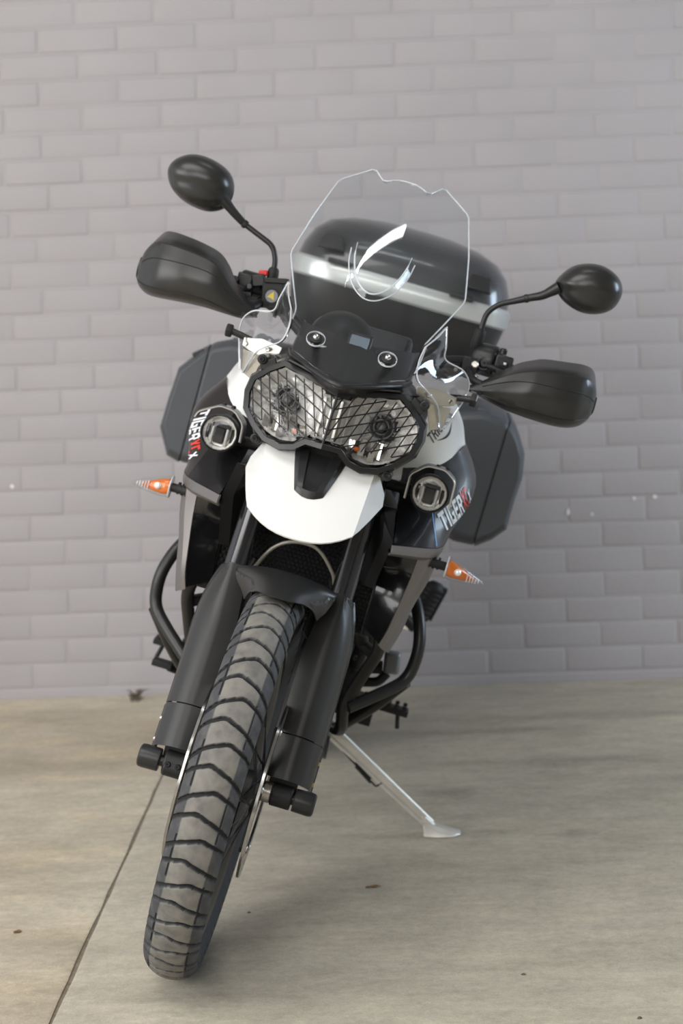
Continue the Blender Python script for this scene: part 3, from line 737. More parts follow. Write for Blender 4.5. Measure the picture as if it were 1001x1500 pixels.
# ------------------------------------------------------------------ windscreen, deflectors, instruments
def xs(y, z): return -0.10-0.93*(z-1.115)-1.6*y*y
SCR = [(0.0, 1.066), (0.055, 1.076), (0.104, 1.092), (0.119, 1.112), (0.118, 1.158), (0.140, 1.200), (0.166, 1.252), (0.150, 1.330), (0.127, 1.408), (0.068, 1.447), (0.052, 1.432), (0.043, 1.426), (0.022, 1.436), (0.0, 1.438)]
def screen():
    # rows of constant height; half-width by interpolation of the outline
    def halfw(z):
        E = [(1.066, 0.02), (1.076, 0.055), (1.092, 0.104), (1.112, 0.119), (1.158, 0.118), (1.200, 0.140), (1.252, 0.166), (1.330, 0.150), (1.408, 0.127), (1.447, 0.068)]
        for (z0, w0), (z1, w1) in zip(E, E[1:]):
            if z <= z1: return w0+(w1-w0)*(z-z0)/(z1-z0)
        return E[-1][1]
    def ztop(y):
        a = abs(y); T = [(0, 1.438), (0.022, 1.436), (0.043, 1.426), (0.052, 1.432), (0.068, 1.447), (0.127, 1.408)]
        for (y0, z0), (y1, z1) in zip(T, T[1:]):
            if a <= y1: return z0+(z1-z0)*(a-y0)/(y1-y0)
        return 1.408-(a-0.127)*3
    def zbot(y):
        a = abs(y); T = [(0, 1.066), (0.055, 1.076), (0.104, 1.092), (0.119, 1.112)]
        for (y0, z0), (y1, z1) in zip(T, T[1:]):
            if a <= y1: return z0+(z1-z0)*(a-y0)/(y1-y0)
        return 1.112
    def crease(y, z):
        # flat raised middle panel with a shallow step down to the flanks
        yc = 0.045+0.035*max(0, min(1, (1.42-z)/0.3)); a = abs(y)
        return -0.007*max(0, min(1, (a-yc)/0.006))
    rows = []; N = 40
    us = [-1, -0.95, -0.85, -0.75, -0.65, -0.58, -0.54, -0.50, -0.46, -0.40, -0.3, -0.2, -0.1]; us = us+[0]+[-u for u in us[::-1]]
    for i in range(N+1):
        t = i/N; row = []
        for u in us:
            # first a straight grid row, then fitted between the lower and the upper edge
            zz = 1.066+(1.447-1.066)*t; w = halfw(zz); y = u*w
            lo = zbot(y) if abs(y) < 0.119 else 1.112
            z = max(lo, min(zz, ztop(y)))
            row.append((xs(y, z)+crease(y, z), y, z))
        rows.append(row)
    sc = build('windscreen', shell(rows, 0.0035, (-1, 0, -1)), CLEAR, bike, 25, label='tall clear windscreen with notched top edge')
    sc.data.validate()
    full = SCR+[(-y, z) for y, z in SCR[-2:0:-1]]
    P = [Vector((xs(y, z)+crease(y, z)-0.002, y, z)) for y, z in full]
    pp = []
    n = len(P); low_ = [i for i, (y, z) in enumerate(full) if z < 1.10]
    order = list(range(3, n-2))
    for i in order:
        a, b, c = P[i-1], P[i], P[(i+1) % n]; pp += [b+(a-b).normalized()*min(0.006, (a-b).length*0.4), b+(c-b).normalized()*min(0.006, (c-b).length*0.4)]
    build('screen_edge_highlight', tube(pp, 0.0014, 8), EDGE, sc, 40, label='whitish bead painting the highlight along the screen edge')  # added bead, its pale colour stands in for the edge highlight
    # moulded air scoop: a curved rib with a flat brow over it
    ribs = []
    path = [(-0.060, 1.290), (-0.055, 1.262), (-0.040, 1.232), (-0.020, 1.214), (0.0, 1.208), (0.020, 1.214), (0.040, 1.232), (0.055, 1.262), (0.060, 1.290)]
    rim = [[Vector((xs(y, z)+0.003, y, z)) for y, z in path], [Vector((xs(y*0.86, z+0.010)+0.013, y*0.86, z+0.012)) for y, z in path]]
    build('scoop_lip', shell(resample(rim, 5, 2, True, False), 0.003, (-1, 0, 0)), CLEAR, sc, 30, label='curved clear air scoop lip')
    build('scoop_edge', tube(crv(rim[1], 6), [0.0006]*4+[0.0016]*(len(crv(rim[1], 6))-8)+[0.0006]*4, 8), EDGE, sc, 40)
    build('scoop_foot', tube(crv(rim[0], 6), 0.0012, 8), EDGE, sc, 40)
    for s in (1, -1):
        q = Vector((xs(0.065, 1.118)+0.001, 0.065, 1.118)); ax = (0.73, 0, 0.68)
        build('screen_washer', side(lathe([(0.004, 0.001), (0.0165, 0.001), (0.0165, 0.004), (0.014, 0.006), (0.0115, 0.004), (0.004, 0.003)], q, ax, 32, closed=True), s), CLEAR, sc, 30, label='clear washer cup')
        build('washer_rim', side(lathe([(0.0158, 0.001), (0.0169, 0.001), (0.0169, 0.0042), (0.0158, 0.0042)], q, ax, 36, closed=True), s), EDGE, sc, 30)
        build('screen_grommet', side(lathe([(0.004, 0.002), (0.0112, 0.002), (0.0112, 0.006), (0.008, 0.0075), (0.004, 0.0072)], q, ax, 28, closed=True), s), RUBBER, sc, 30)
        build('screen_bolt', side(lathe([(0.0062, 0.004), (0.0066, 0.008), (0.0052, 0.0115), (0.0026, 0.0125), (0.0026, 0.010), (0, 0.010)], q, ax, 20), s), CHROME, sc, 40, label='domed silver screen bolt')
        build('screen_bracket', side(tube(fillet([(-0.115, 0.065, 1.117), (-0.170, 0.068, 1.105), (-0.245, 0.070, 1.075)], 0.02), 0.007, 10), s), BLACKP, bike, 40)
screen()
def deflector(s):
    rows = [[(-0.120, 0.122, 1.158), (-0.130, 0.118, 1.130), (-0.128, 0.124, 1.100), (-0.150, 0.148, 1.082), (-0.185, 0.170, 1.062), (-0.222, 0.187, 1.020)],
            [(-0.165, 0.138, 1.180), (-0.165, 0.138, 1.146), (-0.160, 0.150, 1.118), (-0.178, 0.178, 1.104), (-0.205, 0.191, 1.075), (-0.228, 0.192, 1.024)],
            [(-0.205, 0.148, 1.200), (-0.205, 0.156, 1.168), (-0.210, 0.162, 1.143), (-0.225, 0.200, 1.131), (-0.245, 0.216, 1.098), (-0.235, 0.196, 1.024)]]
    g = resample(rows, 5, 4, True, True)
    d = build('wind_deflector', side(shell(g, 0.004, (-1, 0, 0)), s), CLEARTHICK, bike, 40, label='small clear wind deflector beside the windscreen, on the rider\'s %s' % ('left' if s > 0 else 'right'))
    edge = g[-1]+[r[-1] for r in g[-2:0:-1]]+list(reversed(g[0]))+[r[0] for r in g[1:-1]]
    build('deflector_edge_highlight', side(tube(edge, 0.0014, 8, closed=True), s), EDGE, d, 40)  # pale bead added to paint the bright rim highlight
    k = Vector((-0.221, 0.226, 1.087)); kp = []
    for i in range(10):
        a = 2*PI*i/10; kp.append((0.0125 if i % 2 else 0.0108, a))
    a, u, w = frame((0, 1, 0)); kv = lambda h, sc: [k+a*h+(u*math.cos(q)+w*math.sin(q))*r*sc for r, q in kp]
    build('deflector_knob', side(join(loft([kv(-0.002, 0.9), kv(0.0, 1), kv(0.008, 1), kv(0.010, 0.85)]), tube([k-Vector((0.004, 0.040, 0.006)), k], 0.0062, 12)), s), BLACKP, d, 30, label='black knurled knob')
    pl = [(-0.185, 0.125, 1.085), (-0.195, 0.165, 1.090), (-0.215, 0.200, 1.083), (-0.215, 0.200, 1.068), (-0.20, 0.160, 1.058), (-0.185, 0.130, 1.062)]
    pl2 = [(-0.19, 0.150, 1.062), (-0.215, 0.196, 1.062), (-0.230, 0.188, 1.020), (-0.22, 0.168, 1.012)]
    br = build('deflector_bracket', side(join(prism(pl, (-0.003, 0, 0)), prism(pl2, (-0.003, 0, 0))), s), ALU, bike, 30, bevel=0.001, label='bare metal bracket behind the clear deflector')
    build('bracket_rivet', side(join(bolt((-0.188, 0.150, 1.075), (1, 0.1, 0), 0.0045, 0.003), bolt((-0.21, 0.19, 1.074), (1, 0.1, 0), 0.004, 0.003)), s), CHROME, br)
for s in (1, -1): deflector(s)
def instruments():
    c = Vector((-0.300, -0.035, 1.125)); ax = (0.72, 0, 0.69)
    cl = build('instrument_cluster', join(lathe([(0.0, 0.032), (0.030, 0.030), (0.050, 0.022), (0.060, 0.006), (0.062, -0.012), (0.058, -0.028)], c, ax, 36)), BLACKP, bike, 40, label='black back of the round rev counter behind the screen')
    build('cluster_body', box((-0.300, 0.045, 1.120), (0.045, 0.10, 0.085), RY(-45)), BLACKP, cl, 35, bevel=0.012)
    build('cluster_bezel', lathe([(0.058, -0.030), (0.064, -0.030), (0.064, -0.022), (0.058, -0.022)], c, ax, 36, closed=True), CHROME, cl)
    bar = build('screen_stay_bar', tube([(-0.165, -0.068, 1.105), (-0.165, 0.068, 1.105)], 0.005, 12), ALU, bike)
    m = build('power_socket_box', box((-0.205, 0.005, 1.122), (0.040, 0.046, 0.040), RY(-30)), BLACKP, bike, 30, bevel=0.004, label='small dark box with a grey face behind the screen')
    build('box_face', box((-0.1865, 0.005, 1.130), (0.003, 0.034, 0.028), RY(-30)), LCD, m, 30, bevel=0.001)
    build('dash_connector', box((-0.200, 0.048, 1.118), (0.030, 0.022, 0.018), RY(-30)), BLACKP, bike, 30, bevel=0.002)
    build('dash_tray', shell(resample([[(-0.10, -0.10, 1.074), (-0.085, 0, 1.058), (-0.10, 0.10, 1.074)], [(-0.28, -0.11, 1.060), (-0.28, 0, 1.045), (-0.28, 0.11, 1.060)]], 6, 4, True, False), 0.003, (0, 0, -1)), BLACKP, bike)
instruments()

# ------------------------------------------------------------------ side panels and lettering
PANEL = [[(-0.335, 0.140, 0.925), (-0.365, 0.196, 0.940), (-0.400, 0.223, 0.962), (-0.455, 0.242, 0.988), (-0.60, 0.235, 0.995)],
         [(-0.260, 0.152, 0.855), (-0.318, 0.218, 0.868), (-0.375, 0.270, 0.893), (-0.448, 0.2840, 0.918), (-0.60, 0.268, 0.940)],
         [(-0.186, 0.165, 0.799), (-0.272, 0.241, 0.803), (-0.350, 0.256, 0.812), (-0.440, 0.262, 0.838), (-0.60, 0.255, 0.890)]]
def panel_grid(): return resample(PANEL, 6, 6, True, True)
def tri_tess(poly):
    from mathutils.geometry import tessellate_polygon
    return [tuple(t) for t in tessellate_polygon([[Vector((p[0], p[1], 0)) for p in poly]])]
# blocky racing letters in a unit cell (width, polygons)
def stroke(a, b, w):
    a, b = Vector(a), Vector(b); d = (b-a).normalized(); n = Vector((-d.y, d.x))*w/2
    return [tuple(a+n), tuple(b+n), tuple(b-n), tuple(a-n)]
def rectp(x0, y0, x1, y1): return [(x0, y0), (x1, y0), (x1, y1), (x0, y1)]
W_ = 0.20
GLY = {
 'T': (0.74, [rectp(0, 1-W_, 0.74, 1), rectp(0.27, 0, 0.47, 1-W_)]),
 'I': (0.22, [rectp(0, 0, 0.22, 1)]),
 'G': (0.70, [rectp(0, 0, 0.2, 1), rectp(0.2, 1-W_, 0.70, 1), rectp(0.2, 0, 0.70, W_), rectp(0.5, W_, 0.70, 0.55), rectp(0.36, 0.38, 0.5, 0.55)]),
 'E': (0.62, [rectp(0, 0, 0.2, 1), rectp(0.2, 1-W_, 0.62, 1), rectp(0.2, 0.41, 0.56, 0.59), rectp(0.2, 0, 0.62, W_)]),
 'R': (0.70, [rectp(0, 0, 0.2, 1), rectp(0.2, 1-W_, 0.62, 1), rectp(0.5, 0.5, 0.70, 0.92), rectp(0.2, 0.40, 0.6, 0.56), [(0.34, 0.40), (0.54, 0.40), (0.72, 0), (0.50, 0)]]),
 'X': (0.66, [stroke((0.08, 0), (0.58, 1), 0.2), stroke((0.08, 1), (0.58, 0), 0.2)]),
 'C': (0.56, [rectp(0, 0, 0.2, 1), rectp(0.2, 1-W_, 0.56, 1), rectp(0.2, 0, 0.56, W_)]),
 'x': (0.60, [stroke((0.06, 0), (0.54, 0.66), 0.16), stroke((0.06, 0.66), (0.54, 0), 0.16)]),
 'U': (0.66, [rectp(0, 0.15, 0.16, 1), rectp(0.16, 0, 0.5, 0.16), rectp(0.5, 0.15, 0.66, 1)]),
 'M': (0.80, [rectp(0, 0, 0.15, 1), rectp(0.65, 0, 0.80, 1), stroke((0.10, 0.95), (0.40, 0.35), 0.15), stroke((0.70, 0.95), (0.40, 0.35), 0.15)]),
 'P': (0.62, [rectp(0, 0, 0.16, 1), rectp(0.16, 0.84, 0.56, 1), rectp(0.46, 0.45, 0.62, 0.9), rectp(0.16, 0.40, 0.56, 0.55)]),
 'H': (0.66, [rectp(0, 0, 0.16, 1), rectp(0.50, 0, 0.66, 1), rectp(0.16, 0.42, 0.50, 0.58)]),
}
def lay_text(txt, place, gap=0.14, slant=0.18):
    """list of (char, verts, faces): place(u, v) maps text units to a 3D point on the surface"""
    out = []; x = 0.0
    for ch in txt:
        w, polys = GLY[ch]; v = []; f = []
        for p in polys:
            # refine edges so that letters follow the curved surface
            q = []
            for i in range(len(p)):
                a, b = p[i], p[(i+1) % len(p)]
                for k in range(3): q.append((a[0]+(b[0]-a[0])*k/3, a[1]+(b[1]-a[1])*k/3))
            o = len(v); v += [place(x+px+slant*py, py) for px, py in q]; f += [tuple(i+o for i in t) for t in tri_tess(q)]
        out.append((ch, v, f)); x += w+gap
    return out, x-gap
def panel_surface(s):
    from mathutils.bvhtree import BVHTree
    v, f = side(sheet(panel_grid()), s)
    return BVHTree.FromPolygons([Vector(p) for p in v], f)
def put_on(tree, s, p, lift):
    """drop a point onto the panel along the panel's outward direction"""
    d = (Vector((0.99, -0.03, 0.10)) if s > 0 else Vector((0.98, 0.137, 0.12))).normalized(); o = Vector(p)+d*0.3
    h = tree.ray_cast(o, -d)
    if h[0] is None: h = tree.find_nearest(Vector(p))
    n = h[1]
    if n.dot(d) < 0: n = -n
    return h[0]+n*lift
def side_panels():
    for s in (1, -1):
        g = panel_grid()
        sp = build('side_panel', side(shell([r[6:] for r in g], 0.003, (-0.3, -1, 0)), s), SATINB, bike, 40, label='dark side panel with TIGER XCx lettering, on the rider\'s %s' % ('left' if s > 0 else 'right'))
        build('panel_nose', side(shell([r[:7] for r in g], 0.003, (-1, -0.3, 0)), s), GLOSSB, sp, 40, label='gloss black front face of the side panel')
        tree = panel_surface(s)
        # lettering climbs rearwards on the left side, falls forwards on the right side
        if s > 0: K = [Vector((-0.295, 0.2475, 0.832)), Vector((-0.37, 0.2700, 0.861)), Vector((-0.445, 0.2835, 0.887))]; U0, U1 = Vector((-0.01, -0.0230, 0.0270)), Vector((-0.01, -0.0170, 0.0290))
        else: K = [Vector((-0.45, -0.2770, 0.905)), Vector((-0.42, -0.2790, 0.8560)), Vector((-0.34, -0.2540, 0.8240))]; U0, U1 = Vector((0, 0.0225, 0.0105)), Vector((0, 0.0200, 0.0170))
        letters, tot = lay_text('TIGERXCx', lambda u, v: (u, v), 0.12, 0.0)
        for ch, pts, faces in letters:
            v = []
            for u, w in pts:
                t = min(1.0, u/tot); t = 1-(1-t)**1.12 if s > 0 else t
                base = K[0]*(1-t)*(1-2*t)+K[1]*4*t*(1-t)+K[2]*t*(2*t-1)
                v.append(put_on(tree, s, base+U0.lerp(U1, t)*w, 0.0014))
            m = REDT if (ch in 'XC') else WHITET
            build('letter', (v, faces), m, sp, None, label='red %s of the side lettering' % ch if ch in 'XC' else 'white %s of the side lettering' % ch, fix=False)
        # thin blue pinstripe along the crease
        P0, P1 = [Vector((-0.308, 0.216*s, 0.860)), Vector((-0.2735, 0.2405*s, 0.806))]
        st = []
        for k in range(9 if s > 0 else 0):
            q = P0.lerp(P1, k/8); st.append((put_on(tree, s, q+Vector((0.0014, -0.0010*s, 0)), 0.0007), put_on(tree, s, q-Vector((0.0014, -0.0010*s, 0)), 0.0007)))
        v = [p for ab in st for p in ab]
        if s > 0: build('pinstripe', (v, [(2*k, 2*k+1, 2*k+3, 2*k+2) for k in range(8)]), BLUET, sp, None, fix=False)
        # white panel above
        rows = [[(-0.235, 0.118, 1.010), (-0.285, 0.148, 1.030), (-0.37, 0.172, 1.052), (-0.52, 0.185, 1.075)],
                [(-0.285, 0.129, 0.965), (-0.325, 0.174, 0.985), (-0.385, 0.207, 1.012), (-0.48, 0.224, 1.03)],
                [(-0.335, 0.141, 0.922), (-0.365, 0.1965, 0.938), (-0.400, 0.224, 0.961), (-0.455, 0.242, 0.988)]]
        wp = build('white_panel', side(shell(resample(rows, 4, 4), 0.003, (-0.3, -1, 0)), s), WHITEP, bike, 40, label='white fairing panel with black script, on the rider\'s %s' % ('left' if s > 0 else 'right'))
        from mathutils.bvhtree import BVHTree
        vv, ff = side(sheet(resample(rows, 4, 4)), s); t2 = BVHTree.FromPolygons([Vector(p) for p in vv], ff)
        if s > 0: A, dn, upn = Vector((-0.355, 0.181, 0.978)), Vector((-0.40, 0.18, 0.42)), Vector((-0.1, -0.62, 0.75))
        else: A, dn, upn = Vector((-0.42, -0.20, 1.035)), Vector((0.75, 0.3, -0.55)), Vector((0.4, 0.25, 0.85))
        dn.normalize(); upn = (upn-dn*upn.dot(dn)).normalized()
        letters, tot = lay_text('TRIUMPH', lambda u, v: (u, v), 0.10, 0.30)
        for ch, pts, faces in letters:
            v = [put_on(t2, s, A+dn*(u*0.0165)+upn*(w*0.019), 0.0006) for u, w in pts]
            build('script_letter', (v, faces), BLACKT, wp, None, fix=False)
        sw = []
        for k in range(13):
            a = k/12; u, w = 0.9+3.4*a, -0.12-1.0*math.sin(PI*a)*0.55; th = 0.02+0.09*math.sin(PI*a)
            sw.append((put_on(t2, s, A+dn*(u*0.0165)+upn*((w-th)*0.019), 0.0006), put_on(t2, s, A+dn*(u*0.0165)+upn*((w+th)*0.019), 0.0006)))
        build('script_swoosh', ([p for ab in sw for p in ab], [(2*k, 2*k+1, 2*k+3, 2*k+2) for k in range(12)]), BLACKT, wp, None, fix=False)
        # silver strip under the panel and the long shroud blade below it
        strip = [[(-0.183, 0.164, 0.798), (-0.272, 0.243, 0.802), (-0.352, 0.258, 0.812), (-0.44, 0.264, 0.836)],
                 [(-0.180, 0.165, 0.783), (-0.268, 0.240, 0.784), (-0.350, 0.256, 0.795), (-0.43, 0.260, 0.82)],
                 [(-0.188, 0.160, 0.777), (-0.268, 0.228, 0.776), (-0.346, 0.246, 0.785), (-0.42, 0.250, 0.80)]]
        sh = build('radiator_shroud', side(shell(resample(strip, 3, 2, True, True), 0.004, (-0.5, -1, 0)), s), GRAPH, bike, 35, label='graphite silver radiator shroud, on the rider\'s %s' % ('left' if s > 0 else 'right'))
        blade = [[(-0.262, 0.214, 0.780), (-0.268, 0.236, 0.780), (-0.330, 0.252, 0.785), (-0.415, 0.255, 0.805)],
                 [(-0.262, 0.211, 0.735), (-0.268, 0.228, 0.735), (-0.320, 0.246, 0.735), (-0.385, 0.246, 0.738)],
                 [(-0.260, 0.204, 0.680), (-0.265, 0.215, 0.680), (-0.310, 0.232, 0.682), (-0.365, 0.234, 0.684)],
                 [(-0.258, 0.197, 0.630), (-0.262, 0.205, 0.630), (-0.300, 0.221, 0.628), (-0.335, 0.224, 0.624)],
                 [(-0.262, 0.188, 0.598), (-0.266, 0.196, 0.592), (-0.290, 0.209, 0.584), (-0.305, 0.210, 0.580)]]
        build('shroud_blade', side(shell(resample(blade, 2, 3, False, True), 0.004, (-0.5, -1, 0)), s), GRAPH, sh, 30)
        duct = [[(-0.200, 0.158, 0.785), (-0.262, 0.213, 0.779)], [(-0.285, 0.156, 0.735), (-0.264, 0.210, 0.735)], [(-0.29, 0.153, 0.68), (-0.262, 0.203, 0.68)], [(-0.29, 0.150, 0.62), (-0.262, 0.190, 0.60)]]
        build('shroud_duct', side(shell(resample(duct, 5, 4, False, True), 0.003, (-1, 0, 0)), s), GLOSSB, sh, 40)
        build('lower_duct', side(prism([(-0.20, 0.125, 0.86), (-0.196, 0.150, 0.862), (-0.20, 0.162, 0.80), (-0.25, 0.150, 0.70), (-0.30, 0.140, 0.70), (-0.30, 0.10, 0.86)], (-0.01, -0.02, 0)), s), BLACKP, sh, 30)
side_panels()

# ------------------------------------------------------------------ radiator
def radiator():
    x0, y0, z0, z1 = -0.305, 0.152, 0.600, 0.845
    rd = build('radiator', join(box((x0-0.022, 0, (z0+z1)/2), (0.030, 2*y0+0.03, z1-z0)), box((x0-0.02, y0+0.012, (z0+z1)/2), (0.045, 0.024, z1-z0)), box((x0-0.02, -y0-0.012, (z0+z1)/2), (0.045, 0.024, z1-z0))), MATTEB, bike, 30, bevel=0.004)
    p = 0.0088; v = []; f = []; hy = p*math.sqrt(3)/2; R = p/math.sqrt(3)
    rows = int((z1-z0-0.01)/hy); cols = int(2*y0/p)
    for i in range(rows):
        for j in range(cols):
            cy = -y0+p*(j+0.5+(0.5 if i % 2 else 0)); cz = z0+0.006+hy*(i+0.5)
            if abs(cy) > y0-0.003: continue
            o = len(v)
            for k in range(6):
                a = PI/6+PI/3*k; c, s = math.cos(a), math.sin(a)
                v += [(x0, cy+R*c, cz+R*s), (x0+0.001, cy+R*0.80*c, cz+R*0.80*s), (x0-0.004, cy+R*0.80*c, cz+R*0.80*s)]
            for k in range(6):
                q = (k+1) % 6; f.append((o+3*k, o+3*q, o+3*q+1, o+3*k+1)); f.append((o+3*k+1, o+3*q+1, o+3*q+2, o+3*k+2))
    build('honeycomb_grille', (v, f), BLACKP, rd, None, kind='stuff', fix=False)
    build('grille_frame', join(tube([(x0+0.002, -y0, z0), (x0+0.002, y0, z0), (x0+0.002, y0, z1), (x0+0.002, -y0, z1)], 0.005, 8, closed=True)), BLACKP, rd)
    build('frame_headstock', join(tube(fillet([(-0.36, 0.05, 0.93), (-0.55, 0.15, 0.80), (-0.80, 0.17, 0.60), (-0.90, 0.16, 0.42)], 0.05), 0.018, 12), tube(fillet([(-0.36, -0.05, 0.93), (-0.55, -0.15, 0.80), (-0.80, -0.17, 0.60), (-0.90, -0.16, 0.42)], 0.05), 0.018, 12), tube([(-0.262, 0, 0.85), (-0.325, 0, 1.00)], 0.036, 20), box((-0.34, 0, 0.90), (0.10, 0.12, 0.10))), MATTEB, bike)
radiator()

# ------------------------------------------------------------------ fog lamps and indicators
def fog(s):
    c = Vector((-0.243, 0.201*s, 0.900)); ax = Vector((1, 0.04*s, -0.02)).normalized()
    f = build('fog_lamp', lathe([(0.0, -0.055), (0.020, -0.054), (0.030, -0.045), (0.0345, -0.02), (0.0355, -0.004), (0.0355, 0.006), (0.0335, 0.007), (0.0325, 0.003), (0.031, -0.002)], c, ax, 40, cap=False), MATTEB, bike, 35, label='round fog lamp under its hood, on the rider\'s %s' % ('left' if s > 0 else 'right'))
    build('fog_reflector', lathe([(0.032, 0.001), (0.030, -0.006), (0.028, -0.008), (0.026, -0.016), (0.021, -0.017), (0.018, -0.024), (0.008, -0.025), (0, -0.0275)], c, ax, 14, cap=False), REFL, f, 5)
    build('fog_trim_ring', lathe([(0.0325, 0.003), (0.0345, 0.0065), (0.0355, 0.005), (0.0338, 0.001)], c, ax, 40, closed=True), GREYP, f)
    a = Vector((1, 0, 0))
    build('fog_core', box(c+Vector((-0.013, 0, -0.005)), (0.018, 0.019, 0.030)), DARKV, f, 30, bevel=0.002, label='dark projector block in the fog lamp')
    build('fog_core_shade', box(c+Vector((-0.011, 0, 0.013)), (0.020, 0.034, 0.006)), MATTEB, f, 30, bevel=0.001)
    for q in (-1, 1):
        build('fog_light_bar', box(c+Vector((-0.008, 0.0135*q, -0.006)), (0.010, 0.0042, 0.036)), SILVERP, f, 30, bevel=0.001)
        build('fog_side_vane', box(c+Vector((-0.012, 0.0235*q, -0.004)), (0.008, 0.004, 0.030), RZ(25*q)), MATTEB, f, 30)
    build('fog_glass', lathe([(0.0325, 0.002), (0.028, 0.0045), (0.016, 0.0062), (0, 0.0066)], c, ax, 36, cap=False), LENS, f, 40)
    pts = [(-0.043, -0.020), (-0.044, 0.024), (-0.018, 0.0475), (0.016, 0.049), (0.039, 0.033), (0.041, -0.018)]
    if s < 0: pts = [(-0.050, 0.016), (-0.046, 0.028), (-0.010, 0.0485), (0.018, 0.046), (0.039, 0.026), (0.041, -0.006)]
    P2 = fillet([(0, a_, b_) for a_, b_ in pts], 0.008, 4)
    rows = [[c+Vector((0.012, p.y, p.z)) for p in P2], [c+Vector((-0.012, p.y*1.01, p.z*1.01)) for p in P2], [c+Vector((-0.036, p.y, p.z)) for p in P2]]
    if s < 0: pass
    h = build('fog_hood', shell(rows, 0.0028, (0, 0, 1)), GREYP, f, 40, label='bent grey metal hood over the fog lamp')
    build('hood_edge_highlight', tube([p+Vector((0.0008, 0, 0.0012)) for p in rows[0]], 0.0015, 6), ALU, f, 40, label='bright metal strip added as the edge highlight of the hood')  # brighter strip added to draw the hood's edge highlight
    for q in (0.004, 0.022): build('hood_bolt', bolt(c+Vector((-0.012, (q-0.010) if s < 0 else (q-0.002), 0.0495)), (0, 0, 1), 0.0045, 0.005), DARKV, f)
    build('fog_mount', side(join(tube(fillet([(-0.28, 0.201, 0.895), (-0.30, 0.150, 0.890), (-0.30, 0.090, 0.890)], 0.03), 0.011, 10)), s), MATTEB, f)
for s in (1, -1): fog(s)
def indicator(s):
    b = Vector((-0.298, 0.268, 0.7705)); t = Vector((-0.322, 0.349, 0.7575)); d = (t-b)
    tr = build('turn_signal', side(join(tube([b+Vector((0.012, -0.044, 0.002)), b+Vector((0.001, -0.001, 0))], 0.0085, 14), *[lathe([(0.0085, -0.0022), (0.0118, -0.0022), (0.0118, 0.0022), (0.0085, 0.0022)], b+Vector((0.010-0.010*k/3, -0.040+0.026*k/3, 0.0015)), (0, 1, 0), 16, closed=True) for k in range(4)]), s), RUBBER, bike, 30, label='front turn signal with clear wedge lens and amber bulb, on the rider\'s %s' % ('left' if s > 0 else 'right'))
    def wedge(k, off):
        secs = []
        for u, h, w, dz in ((0.0, 0.0185, 0.019, 0.0), (0.05, 0.0205, 0.021, 0), (0.2, 0.0200, 0.021, -0.0005), (0.42, 0.0165, 0.018, -0.001), (0.65, 0.0118, 0.0125, -0.002), (0.85, 0.0064, 0.007, -0.0025), (0.96, 0.0028, 0.003, -0.0025), (1.0, 0.0006, 0.0006, -0.0025)):
            c = b+d*(off+(1-off)*u*(k if k < 1 else 1)); n = 16
            secs.append([c+Vector((w*k*math.copysign(abs(math.cos(2*PI*i/n))**0.8, math.cos(2*PI*i/n)), 0, dz+h*k*math.copysign(abs(math.sin(2*PI*i/n))**0.7, math.sin(2*PI*i/n)))) for i in range(n)])
        return loft(secs)
    build('signal_lens', side(wedge(1.0, 0), s), LENS, tr, 40, label='clear outer lens')
    build('signal_rim', side(tube([b+d*0.02+Vector((0.0200*math.cos(2*PI*i/24), 0, 0.0205*math.sin(2*PI*i/24))) for i in range(24)], 0.0016, 6, closed=True), s), EDGE, tr)
    build('signal_reflector', side(wedge(0.74, 0.05), s), AMBER, tr, 30, label='amber inner lens')
    bp = b+d*0.30+Vector((0.0165, 0, 0.001))
    build('signal_bulb', side(lathe([(0.0060, -0.003), (0.0068, 0.002), (0.004, 0.006), (0, 0.007)], bp, (1, 0, 0), 16), s), REFL, tr)
    for u in (0.55, 0.62, 0.69, 0.76, 0.83):
        c = b+d*u; h = 0.0200*(1-u)**0.8*1.1
        build('signal_rib', side(tube([c+Vector((0.015*(1-u)+0.0025, 0, -h*0.75-0.002)), c+Vector((0.015*(1-u)+0.0055, 0, -0.002)), c+Vector((0.015*(1-u)+0.0025, 0, h*0.75-0.002))], 0.0011, 6), s), EDGE, tr)
for s in (1, -1): indicator(s)

